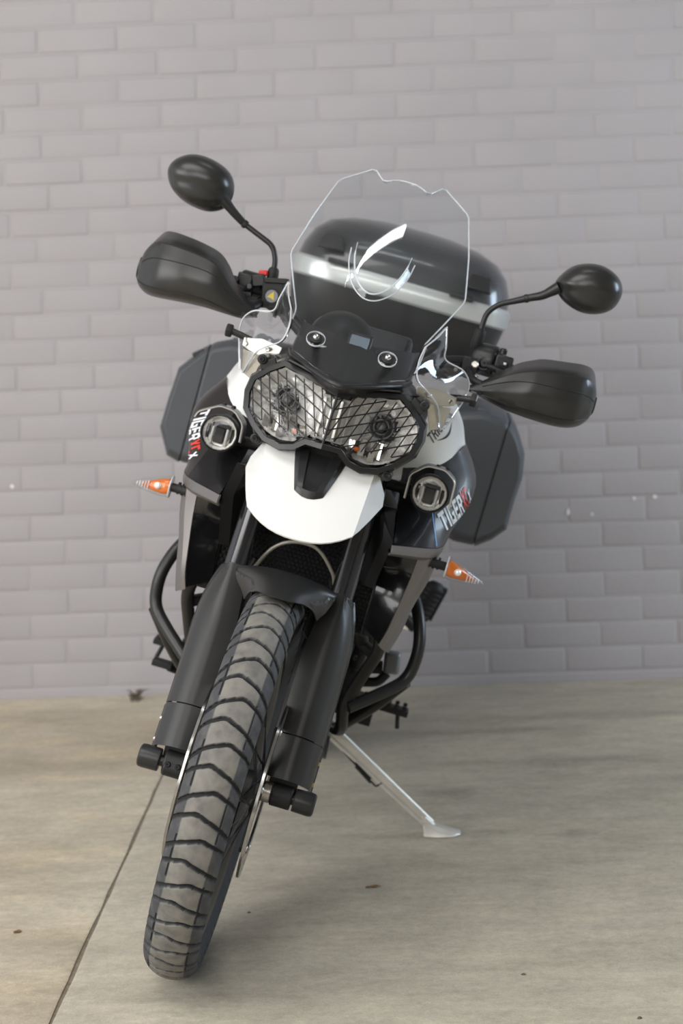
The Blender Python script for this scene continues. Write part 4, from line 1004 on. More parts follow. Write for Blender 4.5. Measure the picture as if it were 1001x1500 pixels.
# ------------------------------------------------------------------ mirrors, handlebar, hand guards
MIR_L = [(0.3237, 1.3466), (0.3484, 1.3762), (0.3916, 1.3883), (0.4300, 1.3760), (0.4467, 1.3500), (0.4400, 1.3180), (0.4150, 1.2985), (0.380, 1.2930), (0.3428, 1.3053), (0.3225, 1.3270)]
MIR_R = [(-0.3212, 1.3402), (-0.335, 1.3640), (-0.361, 1.3778), (-0.395, 1.3830), (-0.4228, 1.3774), (-0.446, 1.3590), (-0.452, 1.335), (-0.4370, 1.3080), (-0.4050, 1.2890), (-0.3637, 1.2830), (-0.335, 1.2935), (-0.3216, 1.3120)]
def mirror(s, out, stalk):
    x0 = -0.427; P = [(p.x, p.y) for p in crv([(y, z, 0) for y, z in out], 6, closed=True)]
    cy = sum(p[0] for p in P)/len(P); cz = sum(p[1] for p in P)/len(P)
    secs = []
    for k, dx in ((0.90, -0.024), (0.97, -0.023), (1.0, -0.016), (1.0, -0.004), (0.975, 0.008), (0.90, 0.021), (0.78, 0.0315), (0.62, 0.039), (0.42, 0.0435), (0.22, 0.0455), (0.06, 0.046)):
        sec = []
        for y, z in P:
            yy, zz = cy+(y-cy)*k, cz+(z-cz)*k
            # the crown of the housing sits high, a soft fold runs across the lower third
            fold = 0.006*math.exp(-((zz-(cz-0.012))/0.010)**2)*(1 if dx > 0.0 else 0)
            sec.append((x0+dx-fold*0.7, yy, zz))
        secs.append(sec)
    m = build('rear_view_mirror', loft(secs), GUARDP, bike, 50, label='black oval rear view mirror on a bent stalk, on the rider\'s %s' % ('left' if s > 0 else 'right'))
    build('mirror_glass', prism([(x0-0.0235, cy+(y-cy)*0.88, cz+(z-cz)*0.88) for y, z in P], (-0.002, 0, 0)), MIRR, m, 30)
    st = fillet(stalk, 0.022, 6); n = len(st)
    L = [0]
    for a, b in zip(st, st[1:]): L.append(L[-1]+(b-a).length)
    R = []
    for q in L:
        if q < 0.026: R.append(0.0120-0.0025*q/0.026)
        elif q < 0.066: R.append(0.0088-0.0018*(q-0.026)/0.04)
        else: R.append(0.0054)
    build('mirror_stalk', tube(st, R, 14), BLACKP, m, 50)
    kq = min(range(n), key=lambda i: abs(L[i]-0.062)); e = Vector(stalk[-1]); dr = (Vector(stalk[-2])-e).normalized()
    build('stalk_boot', lathe([(0.0085, -0.006), (0.0110, 0.0), (0.0112, 0.022), (0.0102, 0.030), (0.0065, 0.034)], e, dr, 20), RUBBER, m, 40)
    build('stalk_collar', lathe([(0.0062, 0), (0.0082, 0.002), (0.0082, 0.008), (0.0062, 0.010)], st[kq], st[min(kq+1, n-1)]-st[kq], 16), BLACKP, m, 40)
mirror(1, MIR_L, [(-0.412, 0.3290, 1.3270), (-0.420, 0.3030, 1.303), (-0.427, 0.2854, 1.2950), (-0.427, 0.2268, 1.2645), (-0.427, 0.2100, 1.2430), (-0.427, 0.2083, 1.1780)])
mirror(-1, MIR_R, [(-0.412, -0.3370, 1.3170), (-0.420, -0.3040, 1.2930), (-0.427, -0.2828, 1.2800), (-0.427, -0.2186, 1.2549), (-0.427, -0.2060, 1.2300), (-0.427, -0.2025, 1.1820)])
# hand guards: columns from the bar clamp outwards: y, top, bottom
HG_L = [(0.215, 1.104, 1.094), (0.240, 1.1215, 1.0905), (0.266, 1.146, 1.0850), (0.2931, 1.169, 1.0795), (0.318, 1.182, 1.0770), (0.3396, 1.190, 1.0755), (0.385, 1.1965, 1.0745), (0.415, 1.1995, 1.0780), (0.436, 1.1935, 1.0860), (0.449, 1.170, 1.100), (0.4546, 1.142, 1.122)]
HG_R = [(-0.200, 1.1270, 1.1160), (-0.2278, 1.146, 1.1085), (-0.2578, 1.170, 1.1085), (-0.280, 1.197, 1.1090), (-0.3038, 1.2149, 1.1095), (-0.335, 1.223, 1.1075), (-0.3673, 1.2273, 1.1045), (-0.4000, 1.2290, 1.1015), (-0.4250, 1.2235, 1.1020), (-0.443, 1.195, 1.112), (-0.4515, 1.160, 1.132)]
def hand_guard(s, C):
    n = len(C); rows = []
    for v, bx in ((0.0, -0.060), (0.02, -0.052), (0.17, 0.004), (0.20, 0.009), (0.42, 0.015), (0.62, 0.018), (0.84, 0.011), (0.92, 0.001), (0.97, -0.014), (1.0, -0.036)):
        row = []
        for i, (y, zt, zb) in enumerate(C):
            u = i/(n-1); x0 = -0.335+0.020*math.sin(PI*min(1, u*1.25))-0.115*max(0, u-0.62)**1.6/0.38**1.6*0.55
            k = min(1, 0.30+u*1.6)                        # shallow at the clamp, deep over the fingers
            row.append((x0+bx*k, y, zt+(zb-zt)*v))
        rows.append(row)
    g = resample(rows, 4, 2, True, False)
    h = build('hand_guard', shell(g, 0.0035, (-1, 0, 0)), GUARDP, bike, 32, label='black moulded hand guard, on the rider\'s %s' % ('left' if s > 0 else 'right'))
    # seam grooves across the guard and a lower spoiler strip
    def at(u, v):
        i = u*(len(g[0])-1); j = v*(len(g)-1); a, b = int(min(i, len(g[0])-2)), int(min(j, len(g)-2)); fu, fv = i-a, j-b
        return (g[b][a]*(1-fu)+g[b][a+1]*fu)*(1-fv)+(g[b+1][a]*(1-fu)+g[b+1][a+1]*fu)*fv
    build('guard_seam', tube([at(0.10+0.80*k/20, 0.40+0.06*k/20)+Vector((0.0003, 0, 0)) for k in range(21)], 0.0010, 6), RUBBER, h)
    strip = [[at(0.03+0.95*k/24, v)+Vector((0.0035, 0, 0)) for k in range(25)] for v in (0.70, 0.74, 0.80, 0.86, 0.92, 0.97, 1.0)]
    build('guard_spoiler', shell(strip, 0.004, (-1, 0, 0)), GUARDP, h, 50)
    build('guard_bolt', bolt(at(0.09, 0.62)+Vector((0.001, 0, 0)), (1, 0, 0.1), 0.0048, 0.003), DARKV, h)
    rib = [at(0.955, 0.30+0.62*k/10)+Vector((0.001, 0, 0)) for k in range(11)]
    build('guard_end_rib', tube(rib, 0.0022, 6), GUARDP, h)
    return h
hand_guard(1, HG_L); hand_guard(-1, HG_R)
def handlebar():
    zc = 1.145
    pts = [(-0.478, 0.425, 1.143), (-0.452, 0.27, 1.148), (-0.425, 0.170, 1.140), (-0.390, 0.075, 1.085), (-0.390, -0.075, 1.085), (-0.425, -0.170, 1.146), (-0.452, -0.27, 1.158), (-0.478, -0.425, 1.158)]
    hb = build('handlebar', tube(fillet(pts, 0.05), 0.0125, 14), MATTEB, bike)
    build('bar_clamp', join(box((-0.375, 0.045, 1.072), (0.045, 0.032, 0.05)), box((-0.375, -0.045, 1.072), (0.045, 0.032, 0.05))), MATTEB, hb, 35, bevel=0.004)
    for s, z in ((1, 1.143), (-1, 1.158)):
        build('grip', join(tube([(-0.452, 0.275*s, z+0.002), (-0.478, 0.425*s, z)], 0.0170, 16), *[lathe([(0.0165, -0.002), (0.0185, 0), (0.0165, 0.002)], Vector((-0.452, 0.275*s, z)).lerp(Vector((-0.478, 0.425*s, z)), k/9), Vector((-0.17, s, 0)), 16, closed=False) for k in range(10)]), RUBBER, hb)
        build('bar_end', tube([(-0.478, 0.425*s, z), (-0.483, 0.452*s, z)], 0.0165, 16), MATTEB, hb)
        build('guard_arm', tube(fillet([(-0.40, 0.205*s, z-0.008), (-0.352, 0.220*s, z-0.032), (-0.350, 0.33*s, z-0.020), (-0.395, 0.440*s, z-0.012), (-0.475, 0.446*s, z)], 0.03), 0.0075, 10), MATTEB, hb)
        build('lever', join(tube(fillet([(-0.418, 0.215*s, z+0.004), (-0.400, 0.25*s, z+0.004), (-0.400, 0.34*s, z-0.004), (-0.412, 0.41*s, z-0.008)], 0.03), [0.009, 0.009, 0.0085, 0.008, 0.008, 0.007, 0.007, 0.006, 0.006, 0.006, 0.0058, 0.0058, 0.0055, 0.007][:14] if False else 0.0068, 10)), DARKV, hb)
    # rider's left: round switch housing and clutch bracket
    sw = build('left_switch_housing', join(lathe([(0.0, -0.026), (0.020, -0.026), (0.029, -0.022), (0.031, -0.012), (0.031, 0.012), (0.027, 0.020), (0.0, 0.022)], (-0.432, 0.238, 1.157), (0.35, 1, 0.0), 28), box((-0.422, 0.268, 1.152), (0.044, 0.034, 0.046))), BLACKP, bike, 35, bevel=0.003, label='black switch housing of the left bar')
    build('housing_boss', join(bolt((-0.404, 0.232, 1.150), (1, 0, 0.1), 0.008, 0.004), lathe([(0.0105, 0), (0.0125, 0), (0.0125, 0.003), (0.0105, 0.003)], (-0.404, 0.232, 1.150), (1, 0, 0.1), 20, closed=True)), BLACKP, sw)
    build('switch_button', join(box((-0.398, 0.268, 1.160), (0.010, 0.016, 0.010)), box((-0.398, 0.268, 1.143), (0.012, 0.020, 0.010)), lathe([(0.007, 0), (0.007, 0.010), (0.005, 0.012), (0, 0.012)], (-0.415, 0.262, 1.176), (0, 0, 1), 14)), BLACKP, sw, 30, bevel=0.001)
    build('switch_mark', join(box((-0.3925, 0.270, 1.161), (0.001, 0.005, 0.004)), box((-0.409, 0.262, 1.181), (0.001, 0.003, 0.004))), WHITET, sw, None)
    build('red_button', lathe([(0.006, 0), (0.006, 0.005), (0.004, 0.008), (0, 0.009)], (-0.372, 0.249, 1.119), (0.8, 0.1, 0.6), 16), REDP, sw, 40, label='red button above the left hand guard')
    cb = build('clutch_bracket', join(box((-0.410, 0.208, 1.136), (0.040, 0.030, 0.034)), box((-0.395, 0.196, 1.118), (0.05, 0.05, 0.010)), tube([(-0.40, 0.19, 1.135), (-0.38, 0.10, 1.105), (-0.33, 0.05, 1.06)], 0.0045, 8)), MATTEB, bike, 35, bevel=0.003)
    build('bracket_bolt', join(bolt((-0.386, 0.216, 1.144), (1, 0, 0.2), 0.007, 0.004), bolt((-0.372, 0.182, 1.123), (0.6, 0, 1), 0.004, 0.004), bolt((-0.371, 0.225, 1.123), (0.6, 0, 1), 0.0045, 0.004)), ALU, cb)
    # rider's right: switch block with red kill switch, brake reservoir with sticker
    rs = build('right_switch_housing', join(lathe([(0.0, -0.024), (0.024, -0.024), (0.027, -0.018), (0.027, 0.018), (0.023, 0.024), (0.0, 0.024)], (-0.440, -0.240, 1.170), (0, 1, 0), 24), box((-0.425, -0.252, 1.178), (0.03, 0.03, 0.026)), box((-0.418, -0.226, 1.184), (0.024, 0.026, 0.024), RX(20)), box((-0.410, -0.258, 1.158), (0.03, 0.026, 0.018))), BLACKP, bike, 35, bevel=0.003, label='black switch block of the right bar')
    build('switch_knob', join(lathe([(0.0085, 0), (0.0085, 0.008), (0.006, 0.010), (0, 0.010)], (-0.408, -0.268, 1.172), (1, -0.3, 0.2), 14), lathe([(0.007, 0), (0.007, 0.008), (0.005, 0.010), (0, 0.010)], (-0.404, -0.238, 1.168), (1, 0, 0.1), 14), box((-0.400, -0.247, 1.152), (0.014, 0.034, 0.008), RX(10))), BLACKP, rs, 30, bevel=0.001)
    build('kill_switch', box((-0.420, -0.2215, 1.2000), (0.012, 0.018, 0.011), RX(15)), REDP, rs, 30, bevel=0.003, label='red kill switch on top of the right switch block')
    rv = build('brake_reservoir', join(box((-0.405, -0.190, 1.165), (0.040, 0.040, 0.050), RX(12)), box((-0.402, -0.191, 1.193), (0.044, 0.044, 0.010), RX(12)), box((-0.400, -0.218, 1.140), (0.030, 0.060, 0.016), RX(18)), tube([(-0.40, -0.17, 1.15), (-0.38, -0.10, 1.11), (-0.33, -0.05, 1.06)], 0.0045, 8)), MATTEB, bike, 35, bevel=0.004, label='brake fluid reservoir with a round yellow sticker')
    c = Vector((-0.3845, -0.1905, 1.163))
    build('sticker_ring', lathe([(0.0125, 0), (0.0155, 0), (0.0155, 0.004), (0.0125, 0.004)], c-Vector((0.001, 0, 0)), (1, 0, 0), 28, closed=True), RUBBER, rv)
    build('reservoir_window', lathe([(0, 0.0), (0.0125, 0.0), (0.0120, 0.002), (0, 0.002)], c, (1, 0, 0), 28), GREYC, rv)
    tri = [c+Vector((0.0022, r*math.sin(a), r*math.cos(a))) for a, r in ((0.2, 0.0095), (0.2+2.2, 0.009), (0.2+3.14, 0.004), (0.2-2.2, 0.009))]
    build('arrow_sticker', prism(tri, (0.0006, 0, 0)), YELLOW, rv, None, label='yellow arrow sticker')
handlebar()

# ------------------------------------------------------------------ crash bars, engine, stand, pegs
for s in (1, -1):
    r = 0.0125
    cbm = build('crash_bar', side(join(
        tube(fillet([(-0.58, 0.170, 0.745), (-0.535, 0.215, 0.680), (-0.490, 0.252, 0.630), (-0.470, 0.270, 0.570), (-0.470, 0.264, 0.505), (-0.44, 0.222, 0.472), (-0.405, 0.165, 0.433)], 0.045, 6), r, 14),
        tube(fillet([(-0.300, 0.170, 0.640), (-0.345, 0.196, 0.580), (-0.40, 0.165, 0.470), (-0.425, 0.155, 0.425), (-0.47, 0.165, 0.368), (-0.56, 0.150, 0.345)], 0.035, 6), r, 14),
        tube(fillet([(-0.472, 0.262, 0.500), (-0.510, 0.215, 0.425), (-0.550, 0.165, 0.362)], 0.03), r, 14),
        tube([(-0.41, 0.100, 0.592), (-0.372, 0.190, 0.553)], r*0.95, 14),
        tube([(-0.61, 0.15, 0.70), (-0.57, 0.185, 0.725)], 0.016, 12)), s), POWDER, bike, 40, label='black tubular crash bar, on the rider\'s %s' % ('left' if s > 0 else 'right'))
    build('bar_bolt', side(join(bolt((-0.395, 0.15, 0.535), (0.7, 0.7, 0), 0.006), bolt((-0.555, 0.17, 0.352), (0.3, 1, 0), 0.007)), s), DARKV, cbm)
def engine():
    e = build('engine', join(box((-0.64, 0, 0.47), (0.36, 0.25, 0.24)), box((-0.50, 0, 0.60), (0.20, 0.26, 0.22), RY(-25)), lathe([(0.0, -0.16), (0.085, -0.158), (0.095, -0.145), (0.095, 0.145), (0.085, 0.158), (0, 0.16)], (-0.62, 0, 0.46), (0, 1, 0), 32)), DARKV, bike, 35, bevel=0.012)
    for s in (1, -1):
        build('engine_cover', lathe([(0.0, 0.026), (0.050, 0.024), (0.072, 0.012), (0.076, 0.0), (0.076, -0.02)], (-0.60, 0.155*s, 0.445), (0, s, 0), 32), DARKV, e, 35)
        if s > 0:
            build('clutch_arm', box((-0.60, 0.226, 0.503), (0.030, 0.034, 0.046), RX(10)), GREYP, e, 30, bevel=0.007, label='grey metal clutch arm')
            build('arm_link', join(tube([(-0.60, 0.21, 0.487), (-0.60, 0.14, 0.47)], 0.014, 12), tube(fillet([(-0.60, 0.222, 0.478), (-0.60, 0.21, 0.455), (-0.60, 0.16, 0.44)], 0.01), 0.010, 10)), DARKV, e)
        build('water_pipe', side(tube(fillet([(-0.33, 0.135, 0.62), (-0.40, 0.160, 0.56), (-0.48, 0.155, 0.50), (-0.56, 0.170, 0.50)], 0.03), 0.014, 12), s), RUBBER, e)
    for y in (-0.075, 0, 0.075):
        build('exhaust_header', tube(fillet([(-0.44, y, 0.600), (-0.385, y, 0.560), (-0.395, y*0.9, 0.430), (-0.46, y*0.6, 0.345), (-0.70, y*0.4-0.03, 0.305)], 0.06), 0.020, 14), TUBEC, e)
    build('oil_cooler', box((-0.375, 0, 0.535), (0.03, 0.20, 0.10)), MATTEB, e, 30, bevel=0.004)
    rows = [[(-0.400, y, 0.410) for y in (-0.12, -0.05, 0.05, 0.12)], [(-0.430, y, 0.340) for y in (-0.145, -0.06, 0.06, 0.145)], [(-0.54, y, 0.285) for y in (-0.15, -0.06, 0.06, 0.15)], [(-0.85, y, 0.280) for y in (-0.14, -0.06, 0.06, 0.14)]]
    build('bash_plate', shell(resample(rows, 3, 4, True, True), 0.004, (-1, 0, 1)), MATTEB, e, 30)
    build('cable_loom', join(*[tube(crv([(-0.42, 0.06+0.012*k, 0.80), (-0.36, 0.115+0.008*k, 0.72), (-0.40, 0.125+0.006*k, 0.58), (-0.50, 0.13, 0.50)], 6), 0.005, 8) for k in range(3)], *[tube(crv([(-0.42, -0.06-0.012*k, 0.80), (-0.36, -0.115-0.008*k, 0.72), (-0.40, -0.125-0.006*k, 0.58), (-0.50, -0.13, 0.50)], 6), 0.005, 8) for k in range(3)]), RUBBER, e)
engine()
def stand():
    a, b = Vector((-0.735, 0.128, 0.300)), Vector((-0.743, 0.405, 0.152))
    d = (b-a).normalized(); up = Vector((0, 0.4706, 0.8823)); dn = Vector((0, -d.z, d.y)).normalized()
    st = build('side_stand', join(tube([a+dn*0.011, b+dn*0.007], 0.0060, 10), tube([a-dn*0.011, b-dn*0.007], 0.0060, 10), prism([a+dn*0.010+Vector((-0.003, 0, 0)), b+dn*0.006+Vector((-0.003, 0, 0)), b-dn*0.006+Vector((-0.003, 0, 0)), a-dn*0.010+Vector((-0.003, 0, 0))], (0.006, 0, 0)), box(a, (0.03, 0.05, 0.045), RX(-28)), tube([b-d*0.02, b+d*0.012], 0.0105, 12)), STANDP, bike, 35, label='silver side stand leg propping up the motorcycle')
    # the foot lies flat on the ground, so it is turned by the lean angle
    G = Matrix.Rotation(LEAN, 3, 'X'); c = Vector((-0.743, 0.4247, 0.1361+0.0013))
    out = [(-0.024, -0.028), (0.024, -0.028), (0.030, 0.0), (0.028, 0.034), (0.012, 0.052), (-0.012, 0.052), (-0.028, 0.034), (-0.030, 0.0)]
    s1 = [c+G @ Vector((x, y, 0.0)) for x, y in out]; s2 = [c+G @ Vector((x*0.97, y*0.97, 0.004)) for x, y in out]; s3 = [c+G @ Vector((x*0.40, y*0.40-0.018, 0.022)) for x, y in out]
    build('stand_foot', loft([s1, s2, s3]), STANDP, st, 35, bevel=0.001)
    sp0, sp1 = Vector((-0.735, 0.172, 0.262)), Vector((-0.735, 0.262, 0.206)); q = (sp1-sp0)
    coil = []
    for i in range(14*10+1):
        t = i/140; an = 2*PI*14*t; coil.append(sp0+q*(0.46+0.46*t)+Vector((math.cos(an), 0, math.sin(an)))*0.0052)
    build('stand_spring', join(tube(coil, 0.0016, 6), tube([sp0-q*0.25, sp0+q*0.46], 0.0024, 8), tube(fillet([sp0+q*0.92, sp0+q*1.08, sp0+q*1.08+Vector((0, 0.010, 0.012))], 0.004), 0.002, 8)), DARKV, st, 40, label='dark return spring of the side stand')
stand()
def peg(s):
    c = Vector((-0.87, 0.285, 0.345))
    p = build('foot_peg', side(join(box(c+Vector((0, -0.045, 0)), (0.042, 0.110, 0.014)), *[box(c+Vector((x, -0.090+0.018*k, 0.011)), (0.010, 0.009, 0.012)) for k in range(6) for x in (-0.017, 0.017)], box((-0.86, 0.190, 0.330), (0.06, 0.060, 0.06))), s), DARKV, bike, 30, bevel=0.002, label='toothed metal foot peg, on the rider\'s %s' % ('left' if s > 0 else 'right'))
    build('peg_feeler', side(tube([c+Vector((0, -0.012, -0.006)), c+Vector((0.002, -0.004, -0.040))], 0.0048, 10), s), DARKV, p)
    # passenger peg with ribbed rubber, folded up
    q = Vector((-1.20, 0.275, 0.545)); ax = Vector((0, 0.22, 0.97)).normalized()
    pp = build('passenger_peg', side(join(lathe([(0.018, -0.046), (0.024, -0.042), (0.025, 0.0), (0.024, 0.040), (0.014, 0.050)], q, ax, 20), *[lathe([(0.0235, -0.003), (0.0275, 0), (0.0235, 0.003)], q+ax*(-0.036+0.012*k), ax, 20) for k in range(7)], box(q+Vector((-0.006, 0.015, 0)), (0.03, 0.03, 0.085), RX(-12))), s), RUBBER, bike, 35, bevel=0.001, label='folded passenger foot peg with ribbed rubber, on the rider\'s %s' % ('left' if s > 0 else 'right'))
    build('peg_bolt', side(join(lathe([(0.015, 0), (0.015, 0.012), (0.009, 0.018), (0.009, 0.030), (0.006, 0.033)], q-ax*0.046+Vector((0.006, 0.008, 0)), -ax, 16), box(q-ax*0.075-Vector((0, 0.02, 0)), (0.02, 0.05, 0.012))), s), CHROME, pp, 35)
    build('peg_hanger', side(tube(fillet([(-1.02, 0.14, 0.62), (-1.15, 0.20, 0.52), (-1.19, 0.26, 0.475)], 0.04), 0.013, 12), s), MATTEB, pp)
for s in (1, -1): peg(s)
build('gear_lever', join(tube(fillet([(-0.80, 0.16, 0.335), (-0.68, 0.170, 0.375), (-0.645, 0.200, 0.400)], 0.02), 0.007, 10), tube([(-0.645, 0.185, 0.398), (-0.645, 0.228, 0.404)], 0.010, 12)), MATTEB, bike)
build('brake_pedal', join(tube(fillet([(-0.82, -0.17, 0.320), (-0.68, -0.185, 0.335), (-0.655, -0.225, 0.345)], 0.02), 0.008, 10), box((-0.655, -0.238, 0.350), (0.030, 0.044, 0.014)), tube([(-0.80, -0.16, 0.33), (-0.87, -0.25, 0.30)], 0.007, 8)), DARKV, bike, 35, bevel=0.002)

# ------------------------------------------------------------------ tank, seat, rear frame, rear wheel
def rear():
    secs = []
    for x, w, zt, zb in ((-0.36, 0.10, 1.03, 0.92), (-0.44, 0.155, 1.065, 0.90), (-0.56, 0.175, 1.075, 0.86), (-0.68, 0.155, 1.05, 0.82), (-0.78, 0.105, 0.98, 0.80), (-0.84, 0.085, 0.93, 0.80)):
        c = []
        for k in range(20):
            a = 2*PI*k/20; ca, sa = math.cos(a), math.sin(a)
            c.append((x, w*math.copysign(abs(ca)**0.7, ca), (zt+zb)/2+(zt-zb)/2*math.copysign(abs(sa)**0.75, sa)))
        secs.append(c)
    tk = build('fuel_tank', loft(secs), WHITEP, bike, 45)
    build('filler_cap', lathe([(0.030, 0), (0.034, 0.004), (0.030, 0.010), (0, 0.011)], (-0.57, 0, 1.072), (0, 0, 1), 28), DARKV, tk)
    secs = []
    for x, w, z in ((-0.78, 0.080, 0.955), (-0.86, 0.115, 0.920), (-1.00, 0.140, 0.905), (-1.12, 0.140, 0.930), (-1.18, 0.135, 0.965), (-1.34, 0.125, 0.970), (-1.46, 0.10, 0.985)):
        c = []
        for k in range(16):
            a = 2*PI*k/16; ca, sa = math.cos(a), math.sin(a); c.append((x, w*math.copysign(abs(ca)**0.6, ca), z-0.045+0.045*math.copysign(abs(sa)**0.6, sa)))
        secs.append(c)
    build('seat', loft(secs), RUBBER, bike, 45)
    sf = build('subframe', join(*[tube(fillet([(-0.72, 0.13*s, 0.62), (-0.95, 0.13*s, 0.83), (-1.55, 0.10*s, 0.94)], 0.05), 0.012, 10) for s in (1, -1)], *[tube([(-0.88, 0.14*s, 0.48), (-1.32, 0.11*s, 0.885)], 0.011, 10) for s in (1, -1)], tube([(-1.3, -0.11, 0.885), (-1.3, 0.11, 0.885)], 0.010, 10)), POWDER, bike)
    build('tail_cowl', join(box((-1.48, 0, 0.945), (0.26, 0.17, 0.05)), box((-1.64, 0, 0.86), (0.10, 0.11, 0.10), RY(30))), BLACKP, bike, 35, bevel=0.015)
    build('luggage_rack', join(box((-1.46, 0, 1.065), (0.26, 0.22, 0.012)), *[tube([(x, y, 0.96), (x, y, 1.062)], 0.009, 10) for x in (-1.36, -1.56) for y in (-0.075, 0.075)]), POWDER, bike, 35, bevel=0.003)
    for s in (1, -1):
        build('pannier_rack', side(tube(fillet([(-1.18, 0.12, 0.80), (-1.20, 0.165, 0.90), (-1.50, 0.165, 0.93), (-1.52, 0.165, 0.72), (-1.26, 0.165, 0.70), (-1.19, 0.165, 0.76), (-1.20, 0.165, 0.88)], 0.03), 0.009, 10), s), POWDER, bike)
    rc = (-1.545, 0, 0.325)
    rw = build('rear_wheel', lathe([(0.205, -0.055), (0.222, -0.058), (0.228, -0.052), (0.215, -0.04), (0.196, -0.01), (0.196, 0.01), (0.215, 0.04), (0.228, 0.052), (0.222, 0.058), (0.205, 0.055), (0.19, 0.0)], rc, (0, 1, 0), 72, closed=True), GLOSSB, bike, 30)
    make_tyre('tyre', rw, rc, 0.325, 0.074, 0.220, 0.054, 400, 46, False)
    build('hub', lathe([(0.02, -0.075), (0.05, -0.07), (0.05, -0.05), (0.035, -0.03), (0.035, 0.03), (0.05, 0.05), (0.05, 0.07), (0.02, 0.075)], rc, (0, 1, 0), 28), MATTEB, rw)
    for k in range(32):
        a = 2*PI*(k+0.5)/32; s = 1 if k % 2 else -1; da = rad(24) if (k//2) % 2 else rad(-24)
        build('spoke', tube([(rc[0]+0.048*math.cos(a+da*1.6), s*0.055, rc[2]+0.048*math.sin(a+da*1.6)), (rc[0]+0.2*math.cos(a), s*0.008, rc[2]+0.2*math.sin(a))], 0.0022, 6), STEEL, rw)
    make_disc(-0.085, rc, 0.128, 0.092, 0.005, rw)
    build('sprocket', lathe([(0.035, -0.003), (0.11, -0.003), (0.11, 0.003), (0.035, 0.003)], (rc[0], 0.09, rc[2]), (0, 1, 0), 44, closed=True), DARKV, rw, 30)
    build('swing_arm', join(*[tube(fillet([(-0.93, 0.10*s, 0.42), (-1.15, 0.125*s, 0.40), (-1.56, 0.125*s, 0.325)], 0.05), [0.03]*1+[0.028]*6+[0.020] if False else 0.025, 12) for s in (1, -1)], tube([(-1.02, -0.12, 0.415), (-1.02, 0.12, 0.415)], 0.022, 12)), MATTEB, bike)
    build('rear_mudguard', prism([(-1.60, -0.075, 0.88), (-1.85, -0.06, 0.62), (-1.85, 0.06, 0.62), (-1.60, 0.075, 0.88)], (-0.006, 0, 0.006)), BLACKP, bike, 30)
    mf = build('exhaust_silencer', lathe([(0.020, 0.0), (0.045, 0.03), (0.056, 0.06), (0.056, 0.36), (0.048, 0.40), (0.020, 0.405)], (-1.06, -0.175, 0.505), (-0.92, -0.06, 0.39), 24), DARKV, bike, 35)
    build('exhaust_pipe', tube(fillet([(-0.70, -0.03, 0.305), (-0.84, -0.10, 0.320), (-0.98, -0.165, 0.44), (-1.08, -0.176, 0.515)], 0.05), 0.022, 14), DARKV, mf)
    build('tail_light', box((-1.70, 0, 0.90), (0.03, 0.10, 0.05), RY(25)), REDP, bike, 30, bevel=0.006)
rear()

# ------------------------------------------------------------------ luggage
def case(s, prof, split, x0, x1):
    """hard pannier: outline of its front, seen from ahead, run rearwards; a lid outside the seam"""
    cy = sum(p[0] for p in prof)/len(prof); cz = sum(p[1] for p in prof)/len(prof)
    def body(poly, g):
        secs = []
        for dx, k in ((0.0, 0.86), (-0.012, 0.935), (-0.045, 1.0), (x1-x0+0.04, 1.0), (x1-x0+0.008, 0.95), (x1-x0, 0.88)):
            secs.append([(x0+dx, cy+(y-cy)*k*g, cz+(z-cz)*k*g) for y, z in poly])
        return loft(secs)
    ab = [(abs(y), z) for y, z in prof]; cy = abs(cy)
    inner = clip_half(ab, 0, split, True); outer = clip_half(ab, 0, split+0.0012, False)
    p = build('pannier', side(body(inner, 1.0), s), CASEP, bike, 25, bevel=0.006, label='charcoal hard pannier, on the rider\'s %s' % ('left' if s > 0 else 'right'))
    build('pannier_lid', side(body(outer, 1.008), s), CASEP, p, 25, bevel=0.004)
    zt = max(z for y, z in ab)
    hy = split-0.035
    build('pannier_hinge', side(box((x0-0.030, hy-0.03, zt-0.045), (0.016, 0.034, 0.085)), s), CASEP, p, 30, bevel=0.004)
    build('hinge_lip', side(box((x0-0.022, hy-0.03, zt-0.094), (0.016, 0.046, 0.010)), s), BLACKP, p, 30, bevel=0.003)
    build('pannier_latch', side(box((x0-0.022, split+0.020, zt-0.060), (0.014, 0.030, 0.012), RX(-40)), s), BLACKP, p, 30, bevel=0.003)
    ped = [(q[0], q[1]) for q in outer]
    return p
PAN_L = [(0.185, 0.985), (0.215, 1.014), (0.265, 1.031), (0.3236, 1.028), (0.352, 1.010), (0.3721, 0.987), (0.3933, 0.952), (0.4045, 0.896), (0.402, 0.845), (0.4028, 0.770), (0.376, 0.737), (0.344, 0.712), (0.291, 0.708), (0.185, 0.745)]
PAN_R = [(-0.185, 1.000), (-0.230, 1.030), (-0.332, 1.025), (-0.372, 1.006), (-0.3967, 0.985), (-0.4434, 0.922), (-0.4480, 0.850), (-0.4500, 0.7755), (-0.4174, 0.716), (-0.3877, 0.708), (-0.300, 0.715), (-0.185, 0.760)]
case(1, PAN_L, 0.340, -1.105, -1.56); case(-1, PAN_R, 0.384, -1.105, -1.56)
